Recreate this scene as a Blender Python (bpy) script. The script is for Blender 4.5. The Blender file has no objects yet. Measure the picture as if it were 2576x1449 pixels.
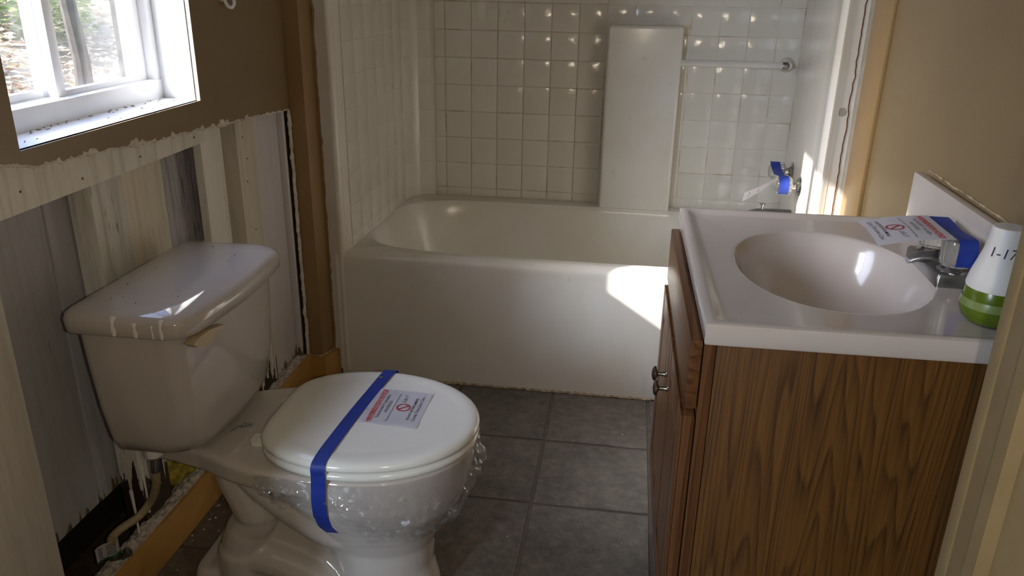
import bpy, bmesh, math, random
from mathutils import Vector, Matrix, noise
random.seed(7)
S = bpy.context.scene
COL = S.collection
PI = math.pi

# ------------------------------------------------------------------ camera
CAM = Vector((0.9293, -2.34, 1.271))
PITCH, YAW, ROLL, FPX = math.radians(21.188), math.radians(-8.001), math.radians(0.986), 2033.0
fw = Vector((math.sin(YAW)*math.cos(PITCH), math.cos(YAW)*math.cos(PITCH), -math.sin(PITCH)))
rt = Vector((math.cos(YAW), -math.sin(YAW), 0)); up = rt.cross(fw)
rt2 = math.cos(ROLL)*rt + math.sin(ROLL)*up; up2 = -math.sin(ROLL)*rt + math.cos(ROLL)*up
cd = bpy.data.cameras.new('camera'); cam = bpy.data.objects.new('camera', cd); COL.objects.link(cam)
M = Matrix((rt2, up2, -fw)).transposed().to_4x4(); M.translation = CAM
cam.matrix_world = M
cd.sensor_width = 36; cd.lens = FPX/2576*36; cd.clip_start = 0.02; cd.clip_end = 200
S.camera = cam

# ------------------------------------------------------------------ world, sun, flash, exposure
SUN = Vector((1.0, 0.578, -0.65)).normalized()
w = bpy.data.worlds.new('sky'); S.world = w; w.use_nodes = True
nt = w.node_tree; bg = nt.nodes['Background']
sky = nt.nodes.new('ShaderNodeTexSky'); sky.sky_type = 'NISHITA'; sky.sun_disc = False; sky.dust_density = 9.0; sky.air_density = 1.2
sky.sun_elevation = math.asin(-SUN.z); sky.sun_rotation = math.atan2(-SUN.x, -SUN.y)
tint = nt.nodes.new('ShaderNodeMix'); tint.data_type = 'RGBA'; tint.blend_type = 'MULTIPLY'; tint.inputs[0].default_value = 1
nt.links.new(sky.outputs[0], tint.inputs[6]); tint.inputs[7].default_value = (.76, .92, 1.32, 1)
nt.links.new(tint.outputs[2], bg.inputs[0]); bg.inputs[1].default_value = 1.0
sd = bpy.data.lights.new('sun', 'SUN'); sd.energy = 16; sd.angle = math.radians(0.6); sd.color = (1, .95, .87)
so = bpy.data.objects.new('sun', sd); COL.objects.link(so); so.location = (-4, -2, 4)
so.rotation_euler = SUN.to_track_quat('-Z', 'Y').to_euler()
# the phone's own flash, just beside its lens
fd = bpy.data.lights.new('phone_flash', 'POINT'); fd.energy = 12.5; fd.color = (1, .84, .62); fd.shadow_soft_size = .006
fo = bpy.data.objects.new('phone_flash', fd); COL.objects.link(fo); fo.location = CAM + rt2*0.052 + fw*0.004
# daylight of the window in the room behind the photographer
hd = bpy.data.lights.new('hall_window_daylight', 'AREA'); hd.shape = 'RECTANGLE'; hd.size = .40; hd.size_y = .95; hd.energy = 55; hd.color = (.70, .84, 1)
ho = bpy.data.objects.new('hall_window_daylight', hd); COL.objects.link(ho); ho.location = (-.75, -4.22, 1.45)
ho.rotation_euler = (Vector((.75, 0, .45))-ho.location).to_track_quat('-Z', 'Y').to_euler()
# sky portal in the window opening
pd = bpy.data.lights.new('window_portal', 'AREA'); pd.shape = 'RECTANGLE'; pd.size = .90; pd.size_y = .58; pd.cycles.is_portal = True
po = bpy.data.objects.new('window_portal', pd); COL.objects.link(po); po.location = (-.268, -.84, 1.46); po.rotation_euler = (0, -PI/2, 0)
S.view_settings.view_transform = 'Standard'; S.view_settings.look = 'None'
S.view_settings.gamma = 1; S.view_settings.use_curve_mapping = False
S.view_settings.exposure = 0.12

# ------------------------------------------------------------------ materials
def new_mat(name):
    m = bpy.data.materials.new(name); m.use_nodes = True
    return m, m.node_tree, m.node_tree.nodes['Principled BSDF']
def coords(nt, scale=(1,1,1), kind='Object'):
    tc = nt.nodes.new('ShaderNodeTexCoord'); mp = nt.nodes.new('ShaderNodeMapping'); mp.inputs['Scale'].default_value = scale
    nt.links.new(tc.outputs[kind], mp.inputs[0]); return mp.outputs[0]
def noise_node(nt, vec, scale, detail=4, rough=.5):
    n = nt.nodes.new('ShaderNodeTexNoise'); n.inputs['Scale'].default_value = scale; n.inputs['Detail'].default_value = detail
    n.inputs['Roughness'].default_value = rough
    nt.links.new(vec, n.inputs['Vector']); return n.outputs['Fac']
def ramp(nt, fac, stops):
    r = nt.nodes.new('ShaderNodeValToRGB'); e = r.color_ramp.elements
    while len(e) < len(stops): e.new(.5)
    for i, (p, c) in enumerate(stops): e[i].position = p; e[i].color = (*c, 1) if len(c) == 3 else c
    nt.links.new(fac, r.inputs[0]); return r.outputs[0]
def mixc(nt, fac, a, b):
    m = nt.nodes.new('ShaderNodeMix'); m.data_type = 'RGBA'
    for s, v in ((m.inputs[0], fac), (m.inputs[6], a), (m.inputs[7], b)):
        if hasattr(v, 'links'): nt.links.new(v, s)
        else: s.default_value = v if isinstance(v, float) else (*v, 1)
    return m.outputs[2]
def bump(nt, b, h, strength, dist=.002):
    n = nt.nodes.new('ShaderNodeBump'); n.inputs['Strength'].default_value = strength; n.inputs['Distance'].default_value = dist
    nt.links.new(h, n.inputs['Height']); nt.links.new(n.outputs[0], b.inputs['Normal'])
def plain(name, col, rough=.5, metal=0, spec=.5, var=.06, scale=12, bmp=0, bscale=80, coat=0):
    m, nt, b = new_mat(name)
    v = coords(nt); f = noise_node(nt, v, scale)
    c = ramp(nt, f, [(.3, tuple(x*(1-var) for x in col)), (.7, tuple(min(1, x*(1+var)) for x in col))])
    nt.links.new(c, b.inputs['Base Color'])
    b.inputs['Roughness'].default_value = rough; b.inputs['Metallic'].default_value = metal
    b.inputs['Specular IOR Level'].default_value = spec; b.inputs['Coat Weight'].default_value = coat
    if bmp: bump(nt, b, noise_node(nt, v, bscale, 3), bmp)
    return m
MT = {}
MT['tan_wall'] = plain('tan_wall_paint', (.215, .147, .07), .33, var=.05, scale=5, bmp=.12, bscale=140)
MT['tan_trim'] = plain('tan_trim_paint', (.29, .185, .08), .36, var=.06, scale=9, bmp=.1)
MT['orange_base'] = plain('ochre_baseboard_paint', (.47, .26, .075), .45, var=.12, scale=14, bmp=.2)
MT['hall'] = plain('hall_brown_paint', (.11, .08, .05), .7)
MT['ceiling'] = plain('ceiling_white', (.6, .57, .5), .8)
MT['bare_strip'] = plain('bare_greyish_strip', (.30, .26, .21), .6, var=.1, scale=30)
MT['gypsum'] = plain('torn_gypsum', (.62, .58, .52), .9, var=.18, scale=60, bmp=.6, bscale=200)
MT['vinyl'] = plain('white_vinyl', (.82, .84, .86), .35, var=.03, bmp=.03)
MT['white_reveal'] = plain('white_gloss_paint', (.80, .82, .84), .4, var=.04, bmp=.08, bscale=60)
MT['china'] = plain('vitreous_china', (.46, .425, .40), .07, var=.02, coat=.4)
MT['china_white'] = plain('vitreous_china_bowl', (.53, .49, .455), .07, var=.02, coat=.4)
MT['seat'] = plain('enamel_seat', (.74, .74, .70), .16, var=.02)
MT['marble_top'] = plain('cultured_marble', (.50, .445, .41), .14, var=.03, scale=6, coat=.3)
MT['chrome'] = plain('chrome', (.55, .55, .55), .16, metal=1, var=.1, scale=40)
MT['dull_chrome'] = plain('dull_chrome', (.33, .33, .33), .32, metal=1, var=.2, scale=30)
MT['pewter'] = plain('pewter', (.20, .18, .14), .3, metal=1, var=.2)
MT['brass'] = plain('tarnished_brass', (.10, .115, .09), .4, metal=.7, var=.4, scale=60)
MT['hose'] = plain('braided_hose', (.33, .27, .16), .45, var=.25, scale=180, bmp=.6, bscale=400)
MT['blue_tape'] = plain('blue_painters_tape', (.010, .034, .28), .55, var=.12, scale=40, bmp=.15, bscale=300)
MT['paper'] = plain('white_paper', (.84, .83, .88), .85, var=.015)
MT['ink'] = plain('black_ink', (.03, .03, .05), .8)
MT['red_ink'] = plain('red_ink', (.55, .03, .05), .8)
MT['dark_red'] = plain('red_symbol_ink', (.36, .02, .025), .8, var=.3, scale=60)
MT['rust'] = plain('rust', (.10, .04, .015), .9, var=.5, scale=160, bmp=.8)
MT['green_plastic'] = plain('green_plastic', (.085, .13, .006), .25, var=.15, scale=30)
MT['pale_gel'] = plain('pale_green_band', (.17, .22, .07), .3, var=.1)
MT['white_plastic'] = plain('white_plastic', (.66, .64, .62), .45)
MT['caulk'] = plain('dirty_caulk', (.34, .27, .18), .8, var=.6, scale=70, bmp=.8)
MT['rubble'] = plain('plaster_rubble', (.42, .38, .34), .95, var=.35, scale=80, bmp=1, bscale=150)
MT['insulation'] = plain('yellow_insulation', (.34, .27, .035), .95, var=.6, scale=40, bmp=1, bscale=90)
MT['dark_wood'] = plain('dark_bare_wood', (.045, .028, .016), .9, var=.5, scale=30, bmp=.6)
MT['dark'] = plain('dark_cavity', (.012, .010, .009), .95)
MT['paint_drip'] = plain('white_paint_drip', (.72, .70, .68), .4)
MT['jamb'] = plain('jamb_tan_paint', (.21, .152, .075), .42, var=.06, scale=20, bmp=.15, bscale=60)
MT['grout_floor'] = plain('floor_joint', (.10, .076, .063), .6, var=.2, scale=40)
MT['tag_green'] = plain('green_print', (.02, .16, .06), .7)
MT['teal_ink'] = plain('teal_print', (.05, .16, .18), .6)
MT['bark'] = plain('dark_bark', (.03, .027, .024), .9, var=.5, scale=20, bmp=1)

def tub_mat():
    m, nt, b = new_mat('fibreglass_gelcoat')
    v = coords(nt, kind='Object'); f = noise_node(nt, v, 3, 5); f2 = noise_node(nt, v, 22, 6)
    c = ramp(nt, f, [(.30, (.68, .63, .54)), (.62, (.75, .73, .69))])
    st = ramp(nt, f2, [(.66, (0, 0, 0)), (.80, (.25, .25, .25))])
    c = mixc(nt, st, c, (.45, .33, .20))
    nt.links.new(c, b.inputs['Base Color']); b.inputs['Roughness'].default_value = .20
    bump(nt, b, noise_node(nt, v, 6, 2), .12, .01)
    return m
MT['tub'] = tub_mat()
def tile_mat():
    m, nt, b = new_mat('moulded_tile_gelcoat')
    oi = nt.nodes.new('ShaderNodeObjectInfo')
    c = ramp(nt, oi.outputs['Random'], [(0, (.69, .655, .59)), (1, (.72, .69, .63))])
    nt.links.new(c, b.inputs['Base Color']); b.inputs['Roughness'].default_value = .15
    geo = nt.nodes.new('ShaderNodeNewGeometry'); bump(nt, b, noise_node(nt, geo.outputs['Position'], 16, 2), .35, .006)
    return m
MT['tile'] = tile_mat()
def joint_mat():
    m, nt, b = new_mat('moulded_joint_with_stains')
    v = coords(nt); f = noise_node(nt, v, 9, 6, .65)
    c = ramp(nt, f, [(.50, (.66, .61, .53)), (.64, (.50, .38, .25)), (.78, (.20, .12, .06))])
    nt.links.new(c, b.inputs['Base Color']); b.inputs['Roughness'].default_value = .3
    return m
MT['joint'] = joint_mat()
def floor_tile_mat():
    m, nt, b = new_mat('slate_look_vinyl_tile')
    oi = nt.nodes.new('ShaderNodeObjectInfo')
    tc = nt.nodes.new('ShaderNodeTexCoord'); ad = nt.nodes.new('ShaderNodeVectorMath'); ad.operation = 'MULTIPLY_ADD'
    cb = nt.nodes.new('ShaderNodeCombineXYZ')
    for i in range(3): nt.links.new(oi.outputs['Random'], cb.inputs[i])
    nt.links.new(cb.outputs[0], ad.inputs[0]); ad.inputs[1].default_value = (37, 53, 71); nt.links.new(tc.outputs['Object'], ad.inputs[2])
    v = ad.outputs[0]
    f = noise_node(nt, v, 7, 8, .65); f2 = noise_node(nt, v, 38, 6, .7); f3 = noise_node(nt, v, 90, 3, .6)
    c = ramp(nt, f, [(.32, (.060, .051, .042)), (.5, (.115, .100, .084)), (.68, (.17, .145, .118))])
    c2 = ramp(nt, f2, [(.36, (.045, .039, .035)), (.55, (.13, .11, .092)), (.74, (.28, .22, .185))])
    c = mixc(nt, .5, c, c2)
    sp = ramp(nt, f3, [(.68, (0, 0, 0)), (.76, (.45, .45, .45))])
    c = mixc(nt, sp, c, (.25, .22, .20))
    nt.links.new(c, b.inputs['Base Color']); b.inputs['Roughness'].default_value = .34
    bump(nt, b, f2, .35, .002)
    return m
MT['floor_tile'] = floor_tile_mat()
def oak_mat(name, cols, axis, rings=9.0, rough=.38, seed=0.0):
    # axis: the grain direction; slow coordinate along it
    m, nt, b = new_mat(name)
    sc = [1, 1, 1]; sc['xyz'.index(axis)] = .055
    v = coords(nt, tuple(sc)); mp = v.node; mp.inputs['Location'].default_value = (seed, seed*.7, seed*1.3)
    d = noise_node(nt, v, 5, 3, .5)
    mul = nt.nodes.new('ShaderNodeMath'); mul.operation = 'MULTIPLY'; mul.inputs[1].default_value = rings*3
    nt.links.new(d, mul.inputs[0])
    fr = nt.nodes.new('ShaderNodeMath'); fr.operation = 'FRACT'; nt.links.new(mul.outputs[0], fr.inputs[0])
    sc2 = [1, 1, 1]; sc2['xyz'.index(axis)] = .02
    v2 = coords(nt, tuple(sc2)); g = noise_node(nt, v2, 260, 4, .6)
    c = ramp(nt, fr.outputs[0], [(0, cols[0]), (.55, cols[1]), (.88, cols[2]), (1, cols[0])])
    c2 = ramp(nt, g, [(.35, tuple(x*.45 for x in cols[2])), (.6, cols[1])])
    c = mixc(nt, .42, c, c2)
    nt.links.new(c, b.inputs['Base Color']); b.inputs['Roughness'].default_value = rough
    bump(nt, b, g, .25, .001)
    return m
MT['oak_side'] = oak_mat('oak_veneer_side', [(.155, .068, .015), (.115, .049, .010), (.050, .020, .004)], 'z', 15, .42)
MT['oak_front'] = oak_mat('oak_front', [(.150, .064, .022), (.112, .045, .015), (.05, .019, .007)], 'z', 8, .30, 3.1)
MT['oak_drawer'] = oak_mat('oak_drawer_front', [(.150, .064, .022), (.112, .045, .015), (.05, .019, .007)], 'y', 8, .30, 5.7)
def plank_mat(name, paint, bare, lo, hi, crack=.5, rough=.6, streak=.15, zfade=None):
    """painted board: paint with grain streaks, dark cracks, and bare wood below a ragged line (world z lo..hi)"""
    m, nt, b = new_mat(name)
    geo = nt.nodes.new('ShaderNodeNewGeometry')
    mp = nt.nodes.new('ShaderNodeMapping'); mp.inputs['Scale'].default_value = (1, 1, .07); nt.links.new(geo.outputs['Position'], mp.inputs[0])
    g = noise_node(nt, mp.outputs[0], 55, 6, .7); g2 = noise_node(nt, mp.outputs[0], 120, 3, .5)
    c = ramp(nt, g, [(.34, tuple(x*(1-streak*2.2) for x in paint)), (.5, paint), (.66, tuple(min(1, x*(1+streak*.5)) for x in paint))])
    k = ramp(nt, g2, [(.22+.10*crack, (1, 1, 1)), (.26+.10*crack, (0, 0, 0))])
    c = mixc(nt, k, c, tuple(x*.25 for x in paint))
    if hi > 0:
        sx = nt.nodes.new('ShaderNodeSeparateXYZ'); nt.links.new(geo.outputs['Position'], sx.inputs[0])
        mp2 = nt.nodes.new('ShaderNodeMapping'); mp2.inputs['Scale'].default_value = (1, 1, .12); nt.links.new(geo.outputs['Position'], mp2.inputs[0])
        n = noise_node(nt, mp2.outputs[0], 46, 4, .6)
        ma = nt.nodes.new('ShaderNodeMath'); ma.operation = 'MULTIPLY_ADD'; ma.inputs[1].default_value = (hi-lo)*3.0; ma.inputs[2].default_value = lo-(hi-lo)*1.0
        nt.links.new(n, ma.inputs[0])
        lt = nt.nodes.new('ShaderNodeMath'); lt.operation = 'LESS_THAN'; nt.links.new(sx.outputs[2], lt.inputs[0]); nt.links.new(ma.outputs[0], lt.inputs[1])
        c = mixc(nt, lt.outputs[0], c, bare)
    nt.links.new(c, b.inputs['Base Color']); b.inputs['Roughness'].default_value = rough
    bump(nt, b, g, .5, .002)
    return m
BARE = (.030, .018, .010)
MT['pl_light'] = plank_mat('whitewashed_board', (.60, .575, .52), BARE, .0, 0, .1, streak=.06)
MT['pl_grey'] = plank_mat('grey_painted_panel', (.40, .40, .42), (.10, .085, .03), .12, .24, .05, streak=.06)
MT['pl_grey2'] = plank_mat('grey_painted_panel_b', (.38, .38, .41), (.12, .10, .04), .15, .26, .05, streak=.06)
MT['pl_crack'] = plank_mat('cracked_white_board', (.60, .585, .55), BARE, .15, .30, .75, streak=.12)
MT['pl_cream'] = plank_mat('cream_board', (.62, .57, .47), BARE, .10, .22, .1, streak=.08)
MT['pl_weather'] = plank_mat('weathered_grey_plank', (.40, .39, .42), BARE, 0, 0, 1.0, streak=.24)
MT['pl_white'] = plank_mat('white_stud', (.74, .715, .66), BARE, .05, .18, .1, streak=.07)
MT['pl_lav'] = plank_mat('pale_grey_sheet', (.60, .57, .58), (.14, .12, .09), .08, .15, .02, streak=.04)
MT['ledger'] = plank_mat('white_ledger_board', (.70, .68, .61), BARE, 0, 0, .35, streak=.10)

def acrylic():
    m, nt, b = new_mat('clear_acrylic')
    b.inputs['Base Color'].default_value = (.92, .90, .86, 1); b.inputs['Roughness'].default_value = .06
    b.inputs['Transmission Weight'].default_value = .85; b.inputs['IOR'].default_value = 1.45
    return m
MT['acrylic'] = acrylic()
MT['milky'] = acrylic(); MT['milky'].name = 'milky_acrylic'; MT['milky'].node_tree.nodes['Principled BSDF'].inputs['Transmission Weight'].default_value = .35
def film(name, clear, rough, tint=(1, 1, 1)):
    m, nt, b = new_mat(name); nt.nodes.remove(b)
    tr = nt.nodes.new('ShaderNodeBsdfTransparent'); tr.inputs[0].default_value = (*tint, 1)
    gl = nt.nodes.new('ShaderNodeBsdfGlossy'); gl.inputs['Roughness'].default_value = rough
    df = nt.nodes.new('ShaderNodeBsdfDiffuse'); df.inputs[0].default_value = (.8, .82, .85, 1)
    ma = nt.nodes.new('ShaderNodeMixShader'); ma.inputs[0].default_value = .22; nt.links.new(gl.outputs[0], ma.inputs[1]); nt.links.new(df.outputs[0], ma.inputs[2])
    mx = nt.nodes.new('ShaderNodeMixShader'); mx.inputs[0].default_value = 1-clear; nt.links.new(tr.outputs[0], mx.inputs[1]); nt.links.new(ma.outputs[0], mx.inputs[2])
    nt.links.new(mx.outputs[0], nt.nodes['Material Output'].inputs[0])
    return m
MT['film'] = film('clear_cling_film', .78, .04)
def glass(name, haze_lo, haze_hi):
    m, nt, b = new_mat(name); nt.nodes.remove(b)
    tr = nt.nodes.new('ShaderNodeBsdfTransparent'); gl = nt.nodes.new('ShaderNodeBsdfGlossy'); gl.inputs['Roughness'].default_value = .02
    mx = nt.nodes.new('ShaderNodeMixShader'); mx.inputs[0].default_value = .05; nt.links.new(tr.outputs[0], mx.inputs[1]); nt.links.new(gl.outputs[0], mx.inputs[2])
    tl = nt.nodes.new('ShaderNodeBsdfRefraction'); tl.inputs[0].default_value = (.93, .95, 1, 1); tl.inputs['Roughness'].default_value = .62; tl.inputs['IOR'].default_value = 1.25   # grime scatters light forward
    f = ramp(nt, noise_node(nt, coords(nt), 9, 6, .7), [(.35, (haze_lo,)*3), (.7, (haze_hi,)*3)])
    m2 = nt.nodes.new('ShaderNodeMixShader'); nt.links.new(f, m2.inputs[0]); nt.links.new(mx.outputs[0], m2.inputs[1]); nt.links.new(tl.outputs[0], m2.inputs[2])
    nt.links.new(m2.outputs[0], nt.nodes['Material Output'].inputs[0])
    return m
MT['glass_clear'] = glass('dusty_glass', .01, .05)
MT['glass_haze'] = glass('hazy_glass', .06, .22)
def leaf(name, a, b_):
    m, nt, b = new_mat(name)
    g = nt.nodes.new('ShaderNodeNewGeometry')
    c = ramp(nt, g.outputs['Random Per Island'], [(0, a), (1, b_)])
    nt.links.new(c, b.inputs['Base Color']); b.inputs['Roughness'].default_value = .6
    tl = nt.nodes.new('ShaderNodeBsdfTranslucent'); nt.links.new(c, tl.inputs[0])
    mx = nt.nodes.new('ShaderNodeMixShader'); mx.inputs[0].default_value = .45
    nt.links.new(b.outputs[0], mx.inputs[1]); nt.links.new(tl.outputs[0], mx.inputs[2]); nt.links.new(mx.outputs[0], nt.nodes['Material Output'].inputs[0])
    return m
MT['leaf'] = leaf('hedge_leaves', (.10, .17, .04), (.42, .48, .20))
MT['dry'] = leaf('dry_leaf_litter', (.32, .22, .13), (.80, .70, .55))
MT['ground'] = plain('dry_ground', (.30, .26, .17), .95, var=.4, scale=3, bmp=.5)

# ------------------------------------------------------------------ geometry helpers
W = {}
def finish(bm, smooth=35):
    bmesh.ops.recalc_face_normals(bm, faces=bm.faces[:])
    me = bpy.data.meshes.new('m'); bm.to_mesh(me); bm.free()
    if smooth:
        me.shade_smooth(); me.set_sharp_from_angle(angle=math.radians(smooth))
    return me
def obj(name, bm, mat, parent=None, smooth=35, **props):
    """bm holds world coordinates; links it as one object (a part when parent is given)"""
    if parent is not None:
        bm.transform(W[parent].inverted())
        T = Matrix.Identity(4)
    else:
        xs = [v.co for v in bm.verts]
        lo = Vector([min(c[i] for c in xs) for i in range(3)]); hi = Vector([max(c[i] for c in xs) for i in range(3)])
        T = Matrix.Translation(((lo.x+hi.x)/2, (lo.y+hi.y)/2, lo.z)); bm.transform(T.inverted())
    me = finish(bm, smooth); me.name = name
    me.materials.append(MT[mat] if isinstance(mat, str) else mat)
    o = bpy.data.objects.new(name, me); COL.objects.link(o)
    if parent is not None: o.parent = parent; W[o] = W[parent]
    else: o.location = T.translation; W[o] = T
    for k, v in props.items(): o[k] = v
    return o
def empty(name, loc, label, cat, group=None):
    o = bpy.data.objects.new(name, None); COL.objects.link(o); o.location = loc; o.empty_display_size = .05
    W[o] = Matrix.Translation(loc); o['label'] = label; o['category'] = cat
    if group: o['group'] = group
    return o
def tag(o, label, cat, group=None):
    o['label'] = label; o['category'] = cat
    if group: o['group'] = group
    return o
def struct(o): o['kind'] = 'structure'; return o
def box(bm, a, b, bev=0, seg=2):
    r = bmesh.ops.create_cube(bm, size=1)
    c = [(a[i]+b[i])/2 for i in range(3)]; s = [abs(b[i]-a[i]) for i in range(3)]
    for v in r['verts']: v.co = Vector([v.co[i]*s[i]+c[i] for i in range(3)])
    if bev:
        es = list({e for v in r['verts'] for e in v.link_edges})
        bmesh.ops.bevel(bm, geom=es, offset=bev, segments=seg, profile=.6, affect='EDGES', clamp_overlap=True)
    return bm
def B(a, b, bev=0, seg=2): return box(bmesh.new(), a, b, bev, seg)
def loft(bm, rings, cap0=True, cap1=True, closed=True):
    vr = [[bm.verts.new(p) for p in r] for r in rings]
    n = len(rings[0])
    for A, C in zip(vr, vr[1:]):
        for i in range(n if closed else n-1):
            j = (i+1) % n
            try: bm.faces.new((A[i], A[j], C[j], C[i]))
            except ValueError: pass
    if cap0: bm.faces.new(vr[0])
    if cap1: bm.faces.new(vr[-1])
    return vr
def lathe(bm, prof, origin, axis=(0, 0, 1), n=28, ribs=0, ribamp=0):
    ax = Vector(axis).normalized(); q = ax.to_track_quat('Z', 'Y'); o = Vector(origin)
    rings = []
    for r, h in prof:
        ring = []
        for i in range(n):
            a = 2*PI*i/n; rr = r*(1+ribamp*math.cos(ribs*a)) if ribs else r
            ring.append(o+q@Vector((rr*math.cos(a), rr*math.sin(a), h)))
        rings.append(ring)
    loft(bm, rings); return bm
def spline(pts, n=8):
    out = []; P = [Vector(p) for p in pts]; P = [2*P[0]-P[1]]+P+[2*P[-1]-P[-2]]
    for i in range(1, len(P)-2):
        for k in range(n):
            t = k/n; a, b, c, d = P[i-1:i+3]
            out.append(.5*((2*b)+(c-a)*t+(2*a-5*b+4*c-d)*t*t+(3*b-a-3*c+d)*t**3))
    out.append(P[-2]); return out
def tube(bm, pts, r, n=10, cap=True):
    pts = [Vector(p) for p in pts]; rings = []
    u = None
    for i, p in enumerate(pts):
        t = (pts[min(i+1, len(pts)-1)]-pts[max(i-1, 0)]).normalized()
        if u is None: u = t.orthogonal().normalized()
        u = (u-t*u.dot(t)).normalized(); v = t.cross(u)
        rr = r[i] if isinstance(r, (list, tuple)) else r
        rings.append([p+rr*(math.cos(2*PI*k/n)*u+math.sin(2*PI*k/n)*v) for k in range(n)])
    loft(bm, rings, cap, cap); return bm
def ribbon(bm, pts, wdirs, width, thick, nrm):
    """flat strip along pts, width vectors wdirs, given thickness along nrm (lists)"""
    rings = []
    for p, wd, n in zip(pts, wdirs, nrm):
        p = Vector(p); wd = Vector(wd).normalized()*width/2; n = Vector(n).normalized()*thick
        rings.append([p-wd, p+wd, p+wd+n, p-wd+n])
    loft(bm, rings); return bm
def superring(cx, cy, a, b, n, z, angs):
    out = []
    for t in angs:
        c, s = math.cos(t), math.sin(t)
        r = (abs(c/a)**n+abs(s/b)**n)**(-1/n)
        out.append(Vector((cx+r*c, cy+r*s, z)))
    return out
def rect_ring(cx, cy, x0, x1, y0, y1, z, angs):
    out = []
    for t in angs:
        c, s = math.cos(t), math.sin(t)
        k = min(((x1-cx)/c if c > 0 else (x0-cx)/c) if abs(c) > 1e-9 else 1e9, ((y1-cy)/s if s > 0 else (y0-cy)/s) if abs(s) > 1e-9 else 1e9)
        out.append(Vector((cx+k*c, cy+k*s, z)))
    return out
def angset(cx, cy, x0, x1, y0, y1, n):
    A = [2*PI*i/n for i in range(n)]+[math.atan2(y-cy, x-cx) % (2*PI) for x in (x0, x1) for y in (y0, y1)]
    return sorted(set(round(a, 6) for a in A))
def rrect(x0, x1, y0, y1, rs, z, n=6, bow=0):
    """rounded rectangle ring; rs = radii at (x1,y1),(x0,y1),(x0,y0),(x1,y0); bow pushes the x1 side out"""
    out = []; ym = (y0+y1)/2; hy = (y1-y0)/2
    cs = [(x1-rs[0], y1-rs[0], 0, rs[0]), (x0+rs[1], y1-rs[1], PI/2, rs[1]), (x0+rs[2], y0+rs[2], PI, rs[2]), (x1-rs[3], y0+rs[3], 1.5*PI, rs[3])]
    for ci, (cx, cy, a0, r) in enumerate(cs):
        for k in range(n+1):
            a = a0+PI/2*k/n; out.append([cx+r*math.cos(a), cy+r*math.sin(a)])
        if ci == 3:
            ya = out[-1][1]; yb = cs[0][1]
            for k in range(1, 8): out.append([x1, ya+(yb-ya)*k/8])
    return [Vector((x+bow*max(0, (x-x0)/(x1-x0))**2*(1-((y-ym)/hy)**2), y, z)) for x, y in out]
def grid(bm, nu, nv, f):
    V = [[bm.verts.new(f(i/(nu-1), j/(nv-1))) for j in range(nv)] for i in range(nu)]
    for i in range(nu-1):
        for j in range(nv-1): bm.faces.new((V[i][j], V[i+1][j], V[i+1][j+1], V[i][j+1]))
    return V
def nz(*a): return noise.noise(Vector(a))
def text_bm(body, size, align='CENTER', bold=0, shear=0, space=1):
    cu = bpy.data.curves.new('t', 'FONT'); cu.body = body; cu.size = size; cu.align_x = align; cu.resolution_u = 2
    cu.offset = bold; cu.shear = shear; cu.space_character = space
    o = bpy.data.objects.new('t', cu); COL.objects.link(o)
    me = bpy.data.meshes.new_from_object(o.evaluated_get(bpy.context.evaluated_depsgraph_get()))
    bm = bmesh.new(); bm.from_mesh(me)
    bpy.data.objects.remove(o); bpy.data.curves.remove(cu); bpy.data.meshes.remove(me)
    return bm
def lettering(body, size, mat, parent, mapf, u=0, v=0, **k):
    bm = text_bm(body, size, **k)
    for vt in bm.verts: vt.co = mapf(vt.co.x+u, vt.co.y+v)
    return obj('lettering', bm, mat, parent, smooth=0)

# ------------------------------------------------------------------ floor
XW, XR, YB = -.06, 1.54, .76
fl = struct(obj('floor', B((-1.2, -4.4, -.03), (1.7, .1, -.0026)), 'grout_floor', smooth=0))
fl['label'] = 'grey brown slate-look vinyl tile floor'
TX, TY, G = .7441, -.2979, .3048
xs = [x for x in [TX+G*k for k in range(-4, 5)]]
j = .0054
tile_cache = {}
for a in range(len(xs)-1):
    for b in range(-10, 2):
        x0, x1 = max(xs[a]+j, -.07), min(xs[a+1]-j, XR-.005)
        y0, y1 = TY+G*(b-1)+j, min(TY+G*b-j, -.004)
        if x1-x0 < .02 or y1-y0 < .02: continue
        key = (round(x1-x0, 3), round(y1-y0, 3))
        if key not in tile_cache:
            me = finish(B((-key[0]/2, -key[1]/2, -.004), (key[0]/2, key[1]/2, 0), .0008, 1), 35); me.name = 'floor_tile'; me.materials.append(MT['floor_tile']); tile_cache[key] = me
        o = bpy.data.objects.new('floor_tile', tile_cache[key]); COL.objects.link(o); o.parent = fl
        o.location = Vector(((x0+x1)/2, (y0+y1)/2, 0))-W[fl].translation

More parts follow.
